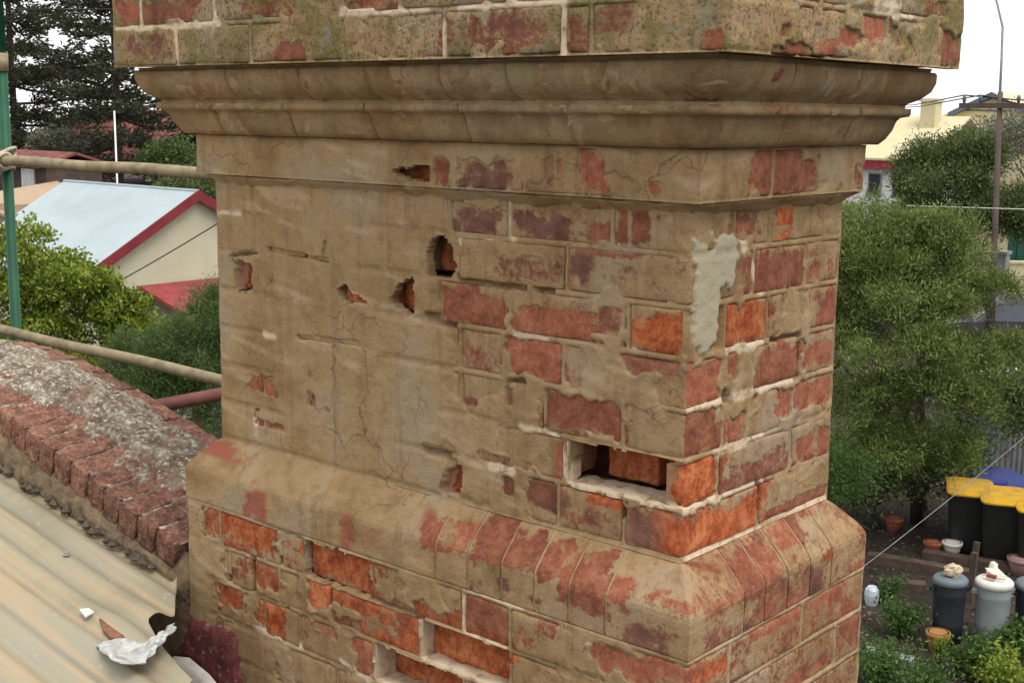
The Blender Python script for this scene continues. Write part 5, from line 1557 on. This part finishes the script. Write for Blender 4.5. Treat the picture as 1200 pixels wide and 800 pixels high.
for k in range(3):
    fo.add([(c2[0] - 0.108 + .06 * k, c2[1] - 0.086 + .03 * k, G + 0.742 + .012 * k), (c2[0] + 0.115, c2[1] - 0.072 + .05 * k, G + 0.744 + .02 * k), (c2[0] + 0.101 - .05 * k, c2[1] + 0.086, G + 0.770 + .03 * k), (c2[0] - 0.115, c2[1] + 0.072 - .04 * k, G + 0.755 + .04 * k)], [(0, 1, 2, 3)])
fo.slab([(c2[0] - 0.115, c2[1] + 0.043, G + 0.750), (c2[0] - 0.014, c2[1] + 0.014, G + 0.750), (c2[0] - 0.036, c2[1] + 0.058, G + 0.870), (c2[0] - 0.086, c2[1] + 0.072, G + 0.890)], (.02, .05, 0))
tag(fo.build('crumpled_sheet', 'old_paper'), 'crumpled pale sheet lying on the grey bin lid', 'sheet')
bt = MB().box((c2[0] - 0.050, c2[1] - 0.122, G + 0.770), (c2[0] + 0.050, c2[1] - 0.079, G + 0.810)).build('brick_fragment', 'terracotta')
tag(bt, 'red brick fragment on the grey bin lid', 'brick')
barrel(1208, 752, .20, .66, 'dark_plastic', 'lid_slate', 'dark lidded barrel cut off by the right edge')
rb_ = onz(1021, 708, G)
gl = MB().lathe(rb_, [(.065, .0), (.08, .06), (.088, .13), (.08, .19), (.05, .23), (.012, .24)], 16).build('white_bucket', simple('pale_blue_plastic', (.50, .56, .62), .35))
tag(gl, 'pale bluish upturned bucket beside the chimney plinth', 'bucket')
# sleepers and planks on the soil
for k, (ax_, ay_, bx_, by_, hh, lab) in enumerate([(1015, 660, 1140, 682, .12, 'long dark sleeper lying behind the barrels'), (1030, 690, 1085, 695, .10, 'short dark plank beside the black barrel'), (1080, 655, 1185, 672, .10, 'dark sleeper in front of the wheelie bins'), (1010, 772, 1070, 785, .09, 'grey plank at the bottom by the plinth')]):
    a_ = onz(ax_, ay_, G); b_ = onz(bx_, by_, G); d = unit(b_ - a_); n_ = np.array((-d[1], d[0], 0)) * .17
    pl_ = MB().slab([a_ + np.array((0, 0, .003)), b_ + np.array((0, 0, .003)), b_ + n_ + np.array((0, 0, .003)), a_ + n_ + np.array((0, 0, .003))], (0, 0, hh)).build('timber_sleeper', 'old_wood' if k < 3 else 'fence_grey')
    tag(pl_, lab, 'timber', 'timbers lying in the yard')
for k, (px_, py_, hh, lab) in enumerate([(1136, 705, .62, 'dark stake between the two barrels'), (1141, 665, .35, 'short stake in front of the wheelie bins')]):
    a_ = onz(px_, py_, G)
    st_ = MB().slab([a_ + np.array((-.035, -.03, 0)), a_ + np.array((.035, -.03, 0)), a_ + np.array((.035, .03, 0)), a_ + np.array((-.035, .03, 0))], (.02, 0, hh)).build('stake', 'old_wood')
    tag(st_, lab, 'stake')
# garden plants
def plant(px, py, r_, h_, n_, ln, wd, mat, label, stems=9, cat='plant', per=14):
    c_ = onz(px, py, G); e_ = empty('garden_plant', c_, label, cat, 'plants in the yard')
    mb = MB()
    tips = []
    for k in range(stems):
        a_ = rng.uniform(0, 6.28); rr = r_ * rng.uniform(.2, 1.0)
        tip = c_ + np.array((math.cos(a_) * rr, math.sin(a_) * rr, h_ * rng.uniform(.55, 1.05)))
        mb.tube([c_ + rng.normal(size=3) * np.array((.02, .02, 0)), (c_ * .45 + tip * .55) + np.array((0, 0, h_ * .15)), tip], [.008, .006, .003], 5)
        tips += [c_ * (1 - t_) + tip * t_ for t_ in (.45, .65, .85, 1.0)]
    mb.build('stem', 'leaf_herb', e_)
    tips = np.array(tips)
    pk = tips[rng.integers(0, len(tips), n_)] + rng.normal(size=(n_, 3)) * r_ * .22
    pk[:, 2] = np.maximum(pk[:, 2], G + .02)
    dr = unit(rng.normal(size=(n_, 3)) * .9 + np.array((0, 0, .15)))
    v, f, c = leaves(pk, dr, ln * rng.uniform(.6, 1.3, n_), wd * rng.uniform(.7, 1.2, n_), np.clip(.5 + rng.normal(size=n_) * .25, 0, 1))
    obj('leaves', v, f, mat, e_, False, c)
for a_ in [(1050, 745, .30, .46, 1500, .05, .024, 'leaf_herb', 'leafy green plant left of the black barrel'),
           (1030, 800, .40, .36, 2200, .05, .022, 'leaf_herb', 'low green plant at the bottom next to the plinth'),
           (1075, 815, .40, .32, 2000, .05, .022, 'leaf_herb', 'low green plant at the bottom edge, below the black barrel'),
           (1132, 792, .30, .40, 1100, .055, .030, 'leaf_herb', 'broad-leaved plant in front of the two barrels'),
           (1175, 808, .36, .36, 1300, .055, .032, 'leaf_yellow', 'yellowish plant at the bottom right corner'),
           (1195, 770, .26, .40, 800, .06, .034, 'leaf_herb', 'broad-leaved plant in front of the barrel at the right edge'),
           (1098, 776, .11, .28, 260, .05, .02, 'leaf_yellow', 'small yellowish plant in front of the black barrel'),
           (1040, 705, .20, .30, 700, .05, .020, 'leaf_herb', 'small plant behind the pale bucket')]:
    plant(*a_)
pot(1098, 762, .085, .115, .22, simple('ochre_pot', (.36, .17, .06), .8), 'ochre pot in front of the black barrel')
# leaf litter and low weeds over the soil
n_ = 9000
lp = np.stack([rng.uniform(-1, 1, n_), rng.uniform(-1, 1, n_)], -1)
c0 = onz(1110, 700, G)
pk = np.stack([c0[0] + lp[:, 0] * 5.0, c0[1] + lp[:, 1] * 5.0, np.full(n_, G + .012)], -1)
dr = unit(np.concatenate([rng.normal(size=(n_, 2)), rng.uniform(0, .35, (n_, 1))], 1))
v, f, c = leaves(pk, dr, .06 * rng.uniform(.5, 1.3, n_), .03, np.clip(rng.random(n_), 0, 1))
t = NT('litter'); a_ = t.n('Attribute', attribute_name='coat'); sp = t.n('SeparateColor'); t.l(a_.outputs['Color'], sp.inputs[0])
t.color(t.ramp(sp.outputs[0], [(0, (.04, .028, .02)), (.6, (.13, .085, .055)), (.85, (.22, .17, .12)), (1, (.05, .09, .02))])); t.rough(.9); MATS['litter'] = t.m
tag(obj('leaf_litter', v, f, 'litter', None, False, c), 'brown leaf litter scattered over the yard soil', 'leaf litter', kind='stuff')
